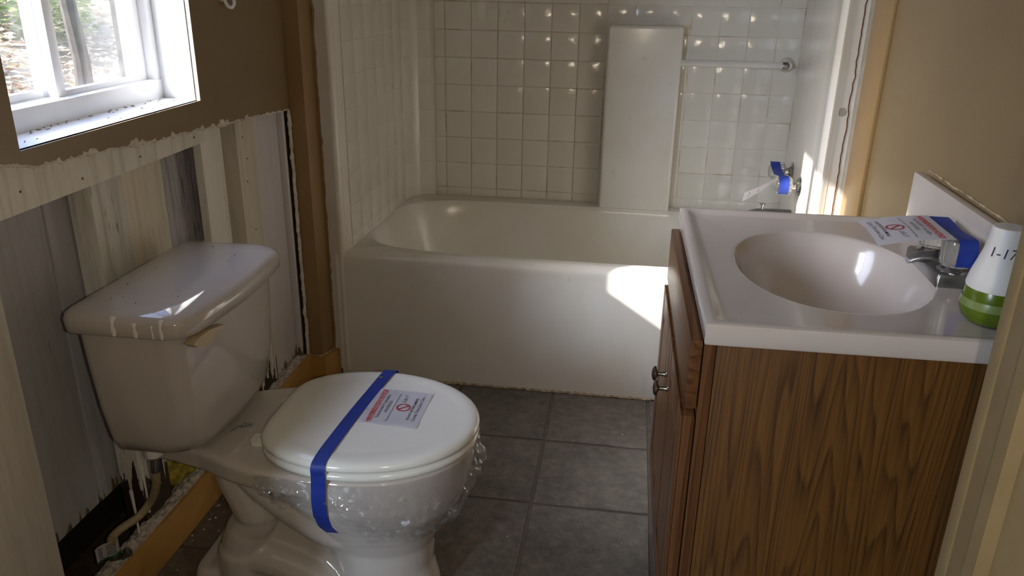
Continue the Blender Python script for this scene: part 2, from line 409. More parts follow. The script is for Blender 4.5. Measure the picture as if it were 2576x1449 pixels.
# ------------------------------------------------------------------ left wall: torn drywall with the window hole
WY0, WY1, WZ0, WZ1 = -1.149, -.555, .987, 1.92
TEAR = [(-1.75, .97), (-1.30, .975), (-1.194, .975), (-1.11, .956), (-.977, .949), (-.85, .94), (-.746, .932), (-.552, .924), (-.444, .916), (-.369, .913), (-.265, .907), (-.15, .90), (-.05, .893), (.0, .888)]
def tear(y):
    for (a, za), (b, zb) in zip(TEAR, TEAR[1:]):
        if a <= y <= b: z = za+(zb-za)*(y-a)/(b-a); break
    else: z = .89
    return z+.006*nz(y*30, 1, 0)+.005*nz(y*90, 4, 0)
bm = bmesh.new()
ys = sorted(set([round(-1.75+.006*i, 4) for i in range(285)]+[WY0, WY1, -.048]))
ys = [y for y in ys if y <= -.048]
ZT = 2.36
def col_faces(y, yn, z0a, z0b, z1):
    for x, f in ((XW, 1), (XW-.013, -1)):
        q = [bm.verts.new((x, y, z0a)), bm.verts.new((x, yn, z0b)), bm.verts.new((x, yn, z1)), bm.verts.new((x, y, z1))]
        bm.faces.new(q)
    for (ya, za, yb, zb) in ((y, z0a, yn, z0b), (y, z1, yn, z1)):
        bm.faces.new([bm.verts.new(p) for p in ((XW, ya, za), (XW-.013, ya, za), (XW-.013, yb, zb), (XW, yb, zb))])
for y, yn in zip(ys, ys[1:]):
    if WY0-1e-6 <= y and yn <= WY1+1e-6:
        col_faces(y, yn, tear(y), tear(yn), WZ0); col_faces(y, yn, WZ1, WZ1, ZT)
    else: col_faces(y, yn, tear(y), tear(yn), ZT)
bmesh.ops.remove_doubles(bm, verts=bm.verts[:], dist=1e-5)
wl = struct(obj('wall_left', bm, 'tan_wall')); wl['label'] = 'tan painted drywall torn away below the window'
# torn paper edge, curling lip of gypsum along the tear
bm = bmesh.new(); n = 260; rings = []
for i in range(n):
    y = -1.30+(1.25)*i/(n-1); z = tear(y); r = .0045+.0035*abs(nz(y*60, 0, 7))+(.006*max(0, nz(y*14, 3, 3)))
    big = .016*max(0, nz(y*5.0, 9, 2)+.05)*(1 if y < -.85 else .35)
    c = Vector((XW-.005+.006*nz(y*40, 2, 2), y, z-.001))
    rings.append([c+Vector((r*.9*math.cos(a), .002*nz(y*99, a, 0), r*math.sin(a)*(1.6 if math.sin(a) > 0 else .8)+(big if math.sin(a) > .3 else 0))) for a in [2*PI*k/7 for k in range(7)]])
loft(bm, rings); obj('torn_edge', bm, 'gypsum', wl, 25)
# vertical tear near the tub, with the crack behind it
bm = bmesh.new(); rings = []
for i in range(150):
    z = .10+.79*i/149; c = Vector((XW-.002, -.062+.006*nz(z*22, 5, 1)+.003*nz(z*70, 1, 1), z)); r = .006+.004*nz(z*50, 2, 8)
    rings.append([c+Vector((.8*r*math.cos(a), 1.3*r*math.sin(a), .002*nz(z*99, a, 3))) for a in [2*PI*k/7 for k in range(7)]])
loft(bm, rings); obj('torn_edge', bm, 'gypsum', wl, 25)
obj('crack_strip', B((XW-.03, -.085, .1), (XW-.012, -.05, .89)), 'dark_wood', wl)
# sheathing outside, with the window hole
bm = bmesh.new()
for a, b in (((-.262, -1.7, -.1), (-.24, WY0+.01, 2.4)), ((-.262, -.54, -.1), (-.24, 1.0, 2.4)), ((-.262, WY0+.01, -.1), (-.24, -.54, WZ0+.01)), ((-.262, WY0+.01, WZ1-.02), (-.24, -.54, 2.4))):
    box(bm, a, b)
obj('sheathing', bm, 'dark', wl, 0)
# the boards and studs laid bare below: (y0, y1, front x, thickness, z0, z1, material, name)
Zt = .905
boards = [
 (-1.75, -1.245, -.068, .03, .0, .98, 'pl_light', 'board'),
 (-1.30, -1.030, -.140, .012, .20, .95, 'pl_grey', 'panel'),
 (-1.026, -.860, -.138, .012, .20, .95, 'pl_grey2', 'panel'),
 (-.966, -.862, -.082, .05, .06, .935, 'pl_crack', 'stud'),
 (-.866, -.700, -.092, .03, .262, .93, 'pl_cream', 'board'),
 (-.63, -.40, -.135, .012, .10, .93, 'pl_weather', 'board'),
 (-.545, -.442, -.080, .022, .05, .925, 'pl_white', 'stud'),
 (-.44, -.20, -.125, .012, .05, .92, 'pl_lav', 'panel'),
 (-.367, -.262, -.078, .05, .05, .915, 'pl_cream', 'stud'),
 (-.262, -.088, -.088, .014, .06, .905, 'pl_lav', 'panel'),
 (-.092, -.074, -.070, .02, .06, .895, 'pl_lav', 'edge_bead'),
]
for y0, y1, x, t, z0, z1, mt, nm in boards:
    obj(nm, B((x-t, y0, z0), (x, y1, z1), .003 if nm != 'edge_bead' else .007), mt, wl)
# horizontal ledger board right under the drywall
bm = bmesh.new()
loft(bm, [[Vector((x, y, z)) for x, z in ((-.0745, .883+.004*(y+1.2)), (-.0745, .972), (-.094, .972), (-.094, .883))] for y in [-1.76+.05*i for i in range(25)]+[-.527]])
obj('ledger_board', bm, 'ledger', wl, 20)
# studs' nail heads
for (y, z) in ((-1.15, .918), (-.99, .903), (-.80, .905), (-.58, .905), (-.335, .86), (-.32, .80), (-.33, .74), (-.31, .60)):
    bm = bmesh.new(); lathe(bm, [(.0022, 0), (.0022, .001), (.0008, .0014)], (-.0745 if z > .87 else -.078, y, z), (1, 0, 0), 8); obj('nail', bm, 'rust', wl)
# paint drips over the bare foot of the stud
for (y, z0, z1) in ((-.958, .13, .25), (-.93, .16, .25), (-.905, .17, .24), (-1.005, .09, .22), (-.30, .14, .24), (-.335, .15, .23), (-.28, .12, .2)):
    bm = bmesh.new(); tube(bm, [(-.081 if y < -.5 else -.077, y, z1), (-.080 if y < -.5 else -.076, y+.001, (z0+z1)/2), (-.080 if y < -.5 else -.076, y, z0)], [.004, .0022, .0028], 6)
    obj('paint_drip', bm, 'paint_drip', wl)
# bottom plate
obj('bottom_plate', B((-.22, -1.75, 0), (-.062, -.06, .045)), 'dark_wood', wl)
# window reveal (white boards) as part of the wall
rv = .528
obj('window_sill', B((-.168, WY0, WZ0-.02), (XW-.0015, WY1+.015, WZ0), .002), 'white_reveal', wl, label='white sill board inside the window')
bm = bmesh.new(); loft(bm, [[Vector(p) for p in ((XW-.0015, WY1, z), (XW-.0015, WY1+.02, z), (-.17, -rv+.02, z), (-.17, -rv, z))] for z in (WZ0-.002, WZ1)]); obj('window_jamb', bm, 'white_reveal', wl, 0)
bm = bmesh.new(); loft(bm, [[Vector(p) for p in ((XW-.0015, WY0, z), (XW-.0015, WY0-.02, z), (-.17, WY0-.02, z), (-.17, WY0, z))] for z in (WZ0-.002, WZ1)]); obj('window_jamb', bm, 'white_reveal', wl, 0)
obj('window_head', B((-.17, WY0-.02, WZ1), (XW-.0015, WY1+.03, WZ1+.02)), 'white_reveal', wl)

# ------------------------------------------------------------------ window
wn = bpy.data.objects.new('window_1', None); COL.objects.link(wn); wn.location = (-.2, -.84, WZ0); W[wn] = Matrix.Translation(wn.location); struct(wn)
wn['label'] = 'white vinyl sliding window with two panes'
fy0, fy1, fz0, fz1 = WY0-.004, -rv+.002, WZ0-.002, WZ1
XF0, XF1 = -.245, -.166
obj('frame_rail', B((XF0, fy0, fz0), (XF1, fy1, fz0+.045), .003), 'vinyl', wn)
obj('frame_rail', B((XF0, fy0, fz1-.04), (XF1, fy1, fz1), .003), 'vinyl', wn)
obj('frame_stile', B((XF0, fy0, fz0), (XF1, fy0+.03, fz1), .003), 'vinyl', wn)
obj('frame_stile', B((XF0, fy1-.022, fz0), (XF1-.002, fy1, fz1), .003), 'vinyl', wn)
SZ0, SZ1 = fz0+.040, fz1-.038
for nm, y0, y1, x0, gm in (('sash', -.862, fy1-.016, -.200, 'glass_haze'), ('sash', fy0+.022, -.838, -.228, 'glass_clear')):
    bm = bmesh.new(); t = .026; d = .020; br = .016 if x0 > -.21 else .02
    box(bm, (x0-d/2, y0, SZ0), (x0+d/2, y0+t, SZ1), .002); box(bm, (x0-d/2, y1-t, SZ0), (x0+d/2, y1, SZ1), .002)
    box(bm, (x0-d/2+.001, y0+t-.003, SZ0+.001), (x0+d/2-.001, y1-t+.003, SZ0+br), .001); box(bm, (x0-d/2+.001, y0+t-.003, SZ1-br), (x0+d/2-.001, y1-t+.003, SZ1-.001), .001)
    s = obj('sash', bm, 'vinyl', wn)
    obj('pane', B((x0-.0015, y0+t-.004, SZ0+br-.004), (x0+.0015, y1-t+.004, SZ1-br+.004)), gm, s, 0)
# dead twigs and flakes on the sill
bm = bmesh.new()
for i in range(46):
    y = random.uniform(-1.12, -.57); x = -.166+abs(random.gauss(0, .012)); l = random.uniform(.002, .009); a = random.uniform(-.6, .6)
    if random.random() < .25: x = random.uniform(-.16, -.07)
    d = Vector((math.sin(a), math.cos(a), 0))*l
    tube(bm, [Vector((x, y, WZ0+.001))-d/2, Vector((x, y, WZ0+.0015))+d/2], .0007, 4)
o = obj('dirt_flecks', bm, 'dark_wood', None, 0, kind='stuff'); tag(o, 'dark dirt flecks and twigs along the white window sill', 'debris')

# ------------------------------------------------------------------ baseboard left, rubble, insulation
o = struct(obj('baseboard_left', B((-.068, -1.75, 0), (-.052, -.056, .100), .002), 'orange_base')); o['label'] = 'ochre painted baseboard below the opened wall'
bm = bmesh.new()
def rub(u, v):
    y = -1.32+1.24*u; a = v
    x = -.103+.047*v; z = .100+.018*math.sin(PI*v)*(.6+nz(y*18, 1, 1))+.005*nz(y*60, v*5, 3)+.004*nz(y*160, v*14, 8)
    if v in (0, 1): z = .06
    return Vector((x, y, z))
grid(bm, 260, 9, rub); o = obj('plaster_rubble', bm, 'rubble', None, 20, kind='stuff'); tag(o, 'crumbled plaster ridge lying along the top of the baseboard', 'rubble')
bm = bmesh.new()
def ins(u, v):
    t = PI*u; p = 2*PI*v; r = 1+.45*nz(math.cos(p)*2, math.sin(p)*2, u*5)+.18*nz(u*16, v*16, 2)
    return Vector((-.125+.05*r*math.sin(t)*math.cos(p), -.742+.085*r*math.sin(t)*math.sin(p), .145+.080*r*math.cos(t)))
grid(bm, 40, 44, ins); o = obj('insulation', bm, 'insulation', None, 40, kind='stuff'); tag(o, 'yellow fibreglass insulation in the wall cavity behind the toilet', 'insulation')
bm = bmesh.new()
for i in range(70):
    x = -.045+abs(random.gauss(0, .03)); y = random.uniform(-1.25, -.35); s = random.uniform(.0015, .004)
    if i > 56: x, y = random.uniform(.6, 1.02), random.uniform(-1.0, -.05); s *= .6
    m4 = Matrix.Translation((x, y, s*.5)) @ Matrix.Rotation(random.uniform(0, 3), 4, 'Z') @ Matrix.Diagonal((s, s*random.uniform(.4, 1), s*.5, 1))
    bmesh.ops.create_icosphere(bm, subdivisions=1, radius=1, matrix=m4)
o = obj('plaster_flecks', bm, 'gypsum', None, 0, kind='stuff'); tag(o, 'white plaster flecks scattered over the floor tiles', 'debris')

# ------------------------------------------------------------------ stub at the tub, right-hand wall, door wall, hall
bm = bmesh.new(); pl = [(XW-.013, -.052), (-.015, -.052), (.006, .016), (.006, .10), (-.3, .10), (-.3, -.052)]
loft(bm, [[Vector((x, y, z)) for x, y in pl] for z in (0, 2.36)]); o = struct(obj('trim_1', bm, 'tan_trim', None, 20)); o['label'] = 'tan boxed corner between the left wall and the tub'
bm = bmesh.new(); pl = [(-.052, -.066), (-.004, -.066), (.020, .004), (.020, .012), (.005, .012), (-.018, -.052), (-.052, -.052)]
loft(bm, [[Vector((x, y, z)) for x, y in pl] for z in (0, .094)]); o = struct(obj('baseboard_corner', bm, 'orange_base', None, 20)); o['label'] = 'short ochre baseboard wrapping the boxed corner'
bm = bmesh.new(); tube(bm, [Vector((-.056+.04*t, -.064, .095)) if t < 1 else Vector((-.016+.02*(t-1), -.064+.07*(t-1), .095)) for t in [i*.1 for i in range(21)]], [.004+.003*abs(nz(i*.7, 3, 1)) for i in range(21)], 7)
o = obj('caulk_bead', bm, 'caulk', None, 30, kind='stuff'); tag(o, 'dirty caulk bead on top of the short corner baseboard', 'caulk')
o = struct(obj('wall_right', B((XR, -4.4, -.1), (XR+.1, .02, 2.36)), 'tan_wall', None, 0)); o['label'] = 'tan painted wall behind the vanity'
o = struct(obj('trim_2', B((XR-.010, -.200, 0), (XR, -.042, 2.36), .002), 'tan_trim')); o['label'] = 'flat tan strip of wall beside the tub surround'
o = struct(obj('trim_3', B((XR-.009, -.041, 0), (XR, .004, 2.36), .002), 'bare_strip')); o['label'] = 'bare greyish strip between the tan strip and the tub flange'
o = struct(obj('wall_back', B((-.3, .90, -.1), (1.7, .95, 2.4)), 'tan_wall', None, 0)); o['label'] = 'wall behind the tub surround'
o = struct(obj('wall_end', B((1.5, .02, -.1), (1.7, .95, 2.4)), 'tan_wall', None, 0)); o.location.x += .09; o['label'] = 'wall behind the faucet end of the tub'
o = struct(obj('ceiling', B((-.262, -1.70, 2.36), (1.7, 1.0, 2.42)), 'ceiling', None, 0)); o['label'] = 'pale bathroom ceiling'
o = struct(obj('ceiling_hall', B((-1.2, -4.4, 2.36), (1.7, -1.70, 2.42)), 'ceiling', None, 0)); o['label'] = 'pale ceiling of the room behind the doorway'
bm = bmesh.new(); box(bm, (1.325, -1.69, 0), (XR, -1.55, 2.36)); box(bm, (-1.2, -1.75, 0), (.12, -1.63, 2.36)); box(bm, (.05, -1.69, 2.05), (1.325, -1.56, 2.36))
o = struct(obj('wall_front', bm, 'tan_wall', None, 0)); o['label'] = 'tan wall around the doorway'
bm = bmesh.new()
for a, b in (((-1.2, -4.2, 0), (-1.0, -4.1, 2.36)), ((-.5, -4.2, 0), (1.7, -4.1, 2.36)), ((-1.0, -4.2, 0), (-.5, -4.1, .90)), ((-1.0, -4.2, 2.0), (-.5, -4.1, 2.36))): box(bm, a, b)
o = struct(obj('wall_hall', bm, 'hall', None, 0)); o['label'] = 'wall of the room behind the doorway, with a narrow tall window'
o = struct(obj('wall_hall_side', B((-1.25, -4.2, 0), (-1.2, -1.75, 2.36)), 'hall', None, 0)); o['label'] = 'side wall of the room behind the doorway'
w2 = bpy.data.objects.new('window_2', None); COL.objects.link(w2); w2.location = (-.75, -4.15, .9); W[w2] = Matrix.Translation(w2.location); struct(w2); w2['label'] = 'tall narrow window of the room behind the doorway'
for a, b in (((-1.0, -4.17, .9), (-.97, -4.12, 2.0)), ((-.53, -4.17, .9), (-.5, -4.12, 2.0)), ((-.97, -4.17, .9), (-.53, -4.12, .93)), ((-.97, -4.17, 1.97), (-.53, -4.12, 2.0))): obj('frame_bar', B(a, b, .003), 'vinyl', w2)
obj('pane', B((-.975, -4.147, .925), (-.525, -4.143, 1.975)), 'glass_clear', w2, 0)
dr = bpy.data.objects.new('door_1', None); COL.objects.link(dr); dr.location = (1.31, -1.6, 0); W[dr] = Matrix.Translation(dr.location); struct(dr); dr['label'] = 'tan painted door jamb with stop moulding beside the vanity'
obj('casing_edge', B((1.303, -1.5655, 0), (1.345, -1.545, 2.07), .0015), 'jamb', dr)
obj('jamb_board', B((1.304, -1.70, 0), (1.33, -1.5675, 2.07), .0015), 'jamb', dr)
bm = bmesh.new(); loft(bm, [[Vector((x, y, z)) for x, y in ((1.305, -1.606), (1.292, -1.622), (1.291, -1.645), (1.305, -1.647))] for z in (0, 2.07)]); obj('door_stop', bm, 'jamb', dr, 20)

# ------------------------------------------------------------------ tub with moulded surround
XL, XRb, HT = .050, 1.475, .4395
tub = empty('bathtub', (.76, 0, 0), 'one-piece white fibreglass bathtub with moulded tile surround', 'bathtub')
bm = bmesh.new()
prof = [(.004, 0), (.002, .02), (0, .06), (0, .405)]+[(.028-.028*math.cos(a), .411+.0285*math.sin(a)) for a in [PI/2*k/6 for k in range(1, 7)]]
x0, x1 = .028, 1.50
grid(bm, 2, len(prof), lambda u, v: Vector((x0+(x1-x0)*u, *prof[round(v*(len(prof)-1))])))
obj('apron', bm, 'tub', tub)
bm = bmesh.new(); rx0, rx1, ry0, ry1 = .028, 1.525, .028, .775; cx, cy = .775, .375
A = angset(cx, cy, rx0, rx1, ry0, ry1, 120)
levels = [(1.0, 0, 4.5), (.988, -.006, 4.5), (.975, -.022, 4.4), (.96, -.06, 4.2), (.935, -.13, 4), (.90, -.22, 3.8), (.86, -.29, 3.6), (.80, -.34, 3.4), (.68, -.362, 3.2), (.4, -.368, 3), (.02, -.37, 2.5)]
rings = [rect_ring(cx, cy, rx0, rx1, ry0, ry1, HT, A)]
for s, dz, n in levels: rings.append(superring(cx+.01*(1-s), cy, .705*s, .328*s-.0*(1-s), n, HT+dz, A))
loft(bm, rings, False, True); obj('basin', bm, 'tub', tub, 45)
ZS0, ZS1 = HT-.006, 2.02
def plan(bm, pts, z0=ZS0, z1=ZS1, nzs=2):
    loft(bm, [[Vector((x, y, z0+(z1-z0)*k/(nzs-1))) for x, y in pts] for k in range(nzs)], False, False, closed=False); return bm
arcL = [(.180+.1*math.cos(a), .66+.1*math.sin(a)) for a in [PI-(PI/2)*k/10 for k in range(11)]]
sL = obj('surround_left', plan(bmesh.new(), [(.060, .018), (.066, .03)]+[(.068+.012*k/8, .03+.63*k/8) for k in range(1, 8)]+arcL), 'tub', tub, 50)
sB = obj('surround_back', plan(bmesh.new(), [(.18, YB), (1.53, YB)]), 'joint', tub)
sR = obj('surround_right', plan(bmesh.new(), [(1.515, YB), (1.508, .70), (1.495, .50), (1.487, .16), (1.480, .152), (1.472, .03), (1.468, .018)]), 'tub', tub, 20)
for s in (1, -1):
    bm = bmesh.new()
    pts = [(.002, .010), (.030, .006), (.042, -.002), (.050, -.004), (.058, .004), (.061, .020), (.061, .03)] if s == 1 else [(1.5385, .006), (1.496, .004), (1.484, -.004), (1.476, -.006), (1.468, .004), (1.466, .020), (1.466, .03)]
    plan(bm, pts, 0.02 if s == 1 else 0, ZS1, 2); obj('flange', bm, 'tub', tub, 60)
# column with a shelf on top, and the lower ledge it grows from
obj('column', B((.832, .700, HT-.05), (1.100, YB+.01, 1.112), .014, 4), 'tub', tub)
bm = bmesh.new(); loft(bm, [[Vector((x, y, z)) for y, z in ((.690, HT-.012), (.696, HT+.0), (.77, HT+.003), (.77, HT-.03))] for x in (.09, 1.12)]); obj('ledge', bm, 'tub', tub, 50)
# moulded tiles
P_ = .1004
def tile_mesh(wd, ht, dp):
    me = finish(B((-wd/2, -dp, -ht/2), (wd/2, .0008, ht/2), min(.0011, dp*.45), 2), 35); me.name = 'wall_tile'; me.materials.append(MT['tile']); return me
tcache = {}
def place_tile(par, cx, cy, cz, wd, ht, rz=0, dp=None):
    k = (round(wd, 3), round(ht, 3), dp or (.0026 if cx < .84 else .0009))
    if k not in tcache: tcache[k] = tile_mesh(*k)
    o = bpy.data.objects.new('wall_tile', tcache[k]); COL.objects.link(o); o.parent = par
    o.location = Vector((cx, cy, cz))-W[par].translation; o.rotation_euler = (0, 0, rz)
zl = [.476+.1002*k for k in range(-1, 9)]; zl[0] = HT+.004; zl += [zl[-1]+.1002]
gap = .0036
for r in range(len(zl)-1):
    za, zb = zl[r]+gap/2, zl[r+1]-gap/2
    if zb-za < .012: continue
    for k in range(-1, 13):
        xa, xb = .223+P_*(k)+gap/2, .223+P_*(k+1)-gap/2
        xa = max(xa, .183); xb = min(xb, 1.512)
        if zb < 1.11:
            if xb > .832 and xb < 1.1: xb = min(xb, .828)
            if xa < 1.10 and xa > .832: xa = 1.104
            if xa < .832 and xb > .832: xb = .828
            if xb-xa < .015: continue
        elif za < 1.11 and xb > .832 and xa < 1.1: za_ = 1.114
        if zb >= 1.11 and za < 1.112 and xb > .832 and xa < 1.1:
            if zb-1.116 > .012: place_tile(sB, (xa+xb)/2, YB, (1.116+zb)/2, xb-xa, zb-1.116)
            continue
        place_tile(sB, (xa+xb)/2, YB, (za+zb)/2, xb-xa, zb-za)
    # left end wall: flat part and the turn of the corner
    for k in range(6):
        ya, yb = .055+P_*k+gap/2, .055+P_*(k+1)-gap/2
        m_ = (ya+yb)/2; x_ = .068+.012*(m_-.03)/.63
        place_tile(sL, x_, m_, (za+zb)/2, yb-ya, zb-za, PI/2-.019, .0009)
    for k in range(2):
        a = PI-PI/4*(k+.5); place_tile(sL, .18+.0985*math.cos(a), .66+.0985*math.sin(a), (za+zb)/2, .070, zb-za, a-PI/2, .0014)
# little raised white squiggles near the top of the back wall
bm = bmesh.new()
tube(bm, spline([(.427, YB-.0035, 1.155), (.433, YB-.0035, 1.147), (.430, YB-.0035, 1.138), (.437, YB-.0035, 1.130), (.432, YB-.0035, 1.122)], 5), .0012, 5)
tube(bm, spline([(.455, YB-.0035, 1.152), (.466, YB-.0035, 1.150), (.464, YB-.0035, 1.140), (.456, YB-.0035, 1.136)], 5), .0012, 5)
tube(bm, spline([(.448, YB-.0035, 1.118), (.456, YB-.0035, 1.120), (.454, YB-.0035, 1.108), (.446, YB-.0035, 1.104), (.458, YB-.0035, 1.100)], 5), .0012, 5)
obj('white_squiggle', bm, 'paint_drip', sB)
# dirty caulk line along the apron foot
bm = bmesh.new(); rings = []
for i in range(230):
    x = .02+1.04*i/229; r = .0035+.003*abs(nz(x*40, 1, 5))+.002*nz(x*130, 1, 2)
    c = Vector((x, -.001-.003*nz(x*25, 3, 3), .002))
    rings.append([c+Vector((0, -r*1.3*math.sin(a)+.002, r*1.2*math.cos(a))) for a in [PI*k/4 for k in range(5)]+[1.5*PI]])
loft(bm, rings); o = obj('caulk_line', bm, 'caulk', None, 25, kind='stuff'); tag(o, 'dirty broken caulk along the foot of the tub apron', 'caulk')
bm = bmesh.new(); rings = []
for i in range(120):
    z = .10+1.2*i/119; rings.append([Vector((.004+.0045*nz(z*16, 1, 0)+.003*nz(z*50, 5, 0)+.0035*math.cos(a), .007+.0035*math.sin(a), z)) for a in [2*PI*k/6 for k in range(6)]])
loft(bm, rings); obj('caulk', bm, 'tan_trim', tub, 25)
bm = bmesh.new(); rings = []
for i in range(120):
    z = .55+.75*i/119; rings.append([Vector((1.520+.004*nz(z*14, 2, 0)+.003*nz(z*50, 5, 9)+.0017*math.cos(a), .004+.0017*math.sin(a), z)) for a in [2*PI*k/6 for k in range(6)]])
loft(bm, rings); obj('caulk', bm, 'rust', tub, 25)
bm = bmesh.new(); lathe(bm, [(.012, 0), (.0115, .001), (.003, .0015)], (1.503, .004, .935), (0, -1, 0), 9); obj('paint_chip', bm, 'bare_strip', tub)

# towel bar
tb = empty('towel_bar', (1.28, .70, .975), 'clear acrylic towel bar between the moulded column and the surround corner', 'towel bar')
bm = bmesh.new(); tube(bm, [(1.098, .715, .986), (1.460, .715, .986)], .0125, 16); obj('bar', bm, 'milky', tb)
bm = bmesh.new(); lathe(bm, [(.0115, -.014), (.0135, -.008), (.0135, .006), (.008, .012)], (1.462, .715, .986), (1, 0, 0), 16); obj('end_cap', bm, 'dull_chrome', tb)
bm = bmesh.new(); lathe(bm, [(.026, 0), (.026, .004), (.022, .012), (.016, .022), (.012, .045)], (1.472, .758, .986), (0, -1, 0), 24); obj('socket', bm, 'tub', tb)

# tub valve handles, spout
def knob(name, p, ax, L, r, loc_label, wallr):
    t = empty(name, p, loc_label, 'faucet handle'); p = Vector(p); a = Vector(ax)
    bm = bmesh.new(); lathe(bm, [(wallr, 0), (wallr, .003), (wallr*.85, .009), (wallr*.45, .014), (.012, .016), (.011, .03)], p, a, 26); obj('escutcheon', bm, 'chrome', t)
    bm = bmesh.new(); lathe(bm, [(r*.55, .026), (r*.95, .030), (r, .036), (r*.96, .026+L*.7), (r*.8, .026+L*.92), (r*.5, .026+L), (.002, .026+L)], p, a, 40, 10, .045); obj('acrylic_knob', bm, 'acrylic', t)
    bm = bmesh.new(); lathe(bm, [(.007, .016), (.007, .026+L*.6)], p, a, 12); obj('stem', bm, 'dull_chrome', t)
    return t
ky = [(.510, 1.4965), (.335, 1.4925)]
k1 = knob('faucet_handle', (ky[0][1], ky[0][0], .655), (-1, 0, 0), .054, .029, 'clear acrylic tub handle at the back wall side of the taped pair', .032)
k2 = knob('faucet_handle', (ky[1][1], ky[1][0], .645), (-1, 0, 0), .054, .029, 'clear acrylic tub handle with white tag nearer the tub apron', .032)
sp = empty('tub_spout', (1.49, .43, .50), 'chrome tub spout with small diverter pin beyond the vanity top', 'spout')
bm = bmesh.new()
loft(bm, [[Vector((x, .43+hy*math.cos(a), zc+hz*math.sin(a))) for a in [2*PI*k/20 for k in range(20)]] for x, zc, hy, hz in ((1.497, .515, .026, .026), (1.44, .515, .026, .026), (1.38, .514, .025, .025), (1.352, .508, .023, .022), (1.338, .498, .018, .018), (1.332, .488, .008, .008))])
obj('body', bm, 'dull_chrome', sp)
bm = bmesh.new(); lathe(bm, [(.0045, 0), (.0045, .014), (.009, .016), (.009, .019), (.004, .021)], (1.398, .43, .538), (0, 0, 1), 14); obj('diverter_pin', bm, 'chrome', sp)
# tape round both tub handles
bm = bmesh.new(); pts = []; wd = []; nr = []
c1, c2 = Vector((1.434, .510, .655)), Vector((1.434, .335, .645)); R_ = .0308
for k in range(9):
    a = math.radians(150-100*k/8); pts.append(c1+Vector((0, R_*math.cos(a)*-1*-1, R_*math.sin(a)))); nr.append((0, math.cos(a), math.sin(a))); wd.append((1, 0, 0))
pts = [c1+Vector((0, R_*math.cos(a), R_*math.sin(a))) for a in [math.radians(70+60*k/6) for k in range(7)]]
nr = [(0, math.cos(math.radians(70+60*k/6)), math.sin(math.radians(70+60*k/6))) for k in range(7)]
mid = [(.44, .672), (.39, .668)]
for y, z in mid: pts.append(Vector((1.432, y, z))); nr.append((0, -.1, 1))
for k in range(12):
    a = math.radians(80+150*k/11); pts.append(c2+Vector((.002, R_*math.cos(a), R_*math.sin(a)))); nr.append((0, math.cos(a), math.sin(a)))
ribbon(bm, pts, [(1, 0, -.0)]*len(pts), .032, .0006, nr)
o = obj('painters_tape', bm, 'blue_tape'); tag(o, 'blue tape strung around the two acrylic tub handles', 'tape')
# tag paper: hangs down from the tape toward the tub, seen edge-on
tg = empty('notice_tag', (1.40, .39, .60), 'white folded notice tag hanging from the tub handle tape', 'paper tag')
bm = bmesh.new()
def tagf(u, v):
    return Vector((1.440-.112*u, .400+.03*v, .668-.068*u-.006*math.sin(PI*u)-.040*v*(.45+.55*u)))
grid(bm, 10, 6, tagf); bmesh.ops.solidify(bm, geom=bm.faces[:], thickness=.0005); obj('sheet', bm, 'paper', tg)
def tagmap(a, b): p = tagf(.5+a, .5+b); return p+Vector((-.0006, -.0012, .0006))
for u0, v0, du in ((.82, .3, .0), (.80, .5, .0), (.83, .7, 0), (.55, .55, 0), (.57, .75, 0)):
    bm = bmesh.new(); tube(bm, [tagmap(u0-.5, v0-.5-.08), tagmap(u0-.5+.015, v0-.5+.06)], .0007, 5); obj('pen_mark', bm, 'ink', tg)
bm = bmesh.new(); grid(bm, 3, 3, lambda u, v: tagmap(-.42+.10*u, -.3+.5*v)+Vector((0, -.0006, .0003))); obj('printed_mark', bm, 'dark_red', tg)

# ------------------------------------------------------------------ vanity
PIV = Vector((1.058, -1.2487, 0)); ROT = math.radians(.75)
def vroot(name, label, cat):
    o = empty(name, PIV, label, cat); o.rotation_euler.z = ROT; return o
van = vroot('vanity_cabinet', 'oak veneer vanity cabinet with two doors and a false drawer', 'cabinet')
VY0, VY1 = -1.2237, -.632
obj('side_panel', B((1.0805, VY0-.0005, .0), (1.535, VY0+.012, .777), .001), 'oak_side', van, label='oak grain side panel')
obj('side_panel', B((1.0805, VY1-.012, .0), (1.535, VY1, .777), .001), 'oak_side', van)
obj('face_frame', B((1.0625, VY0, .09), (1.0795, VY1, .777), .001), 'oak_front', van)
obj('toe_kick', B((1.12, VY0+.012, 0), (1.13, VY1-.012, .10)), 'dark_wood', van)
obj('bottom_panel', B((1.08, VY0+.012, .10), (1.53, VY1-.012, .112)), 'dark_wood', van)
def front(name, y0, y1, z0, z1, mat, raised):
    d = obj(name, B((1.0425, y0, z0), (1.0615, y1, z1), .0045, 2), mat, van)
    if raised:
        fwd = .052
        for a, b in (((1.0425, y0, z0), (1.0385, y0+fwd, z1)), ((1.0425, y1-fwd, z0), (1.0385, y1, z1))):
            obj('door_stile', B((1.0385, a[1]+.001, z0+.001), (1.0430, b[1]-.001, z1-.001), .002), 'oak_front', d)
        for za, zb in ((z0, z0+fwd), (z1-fwd, z1)):
            obj('door_rail', B((1.0385, y0+fwd, za+.001), (1.0430, y1-fwd, zb-.001), .002), 'oak_drawer', d)
        bm = bmesh.new(); k = .020
        loft(bm, [[Vector((x, y, z)) for y, z in ((y0+fwd+i, z0+fwd+i), (y1-fwd-i, z0+fwd+i), (y1-fwd-i, z1-fwd-i), (y0+fwd+i, z1-fwd-i))] for x, i in ((1.044, .004), (1.0425, .005), (1.0392, k))])
        obj('raised_panel', bm, 'oak_front', d, 10)
    return d
front('drawer_front', VY0+.006, VY1-.006, .652, .768, 'oak_drawer', False)
ym = (VY0+VY1)/2
d1 = front('door', VY0+.006, ym-.002, .200, .640, 'oak_front', True)
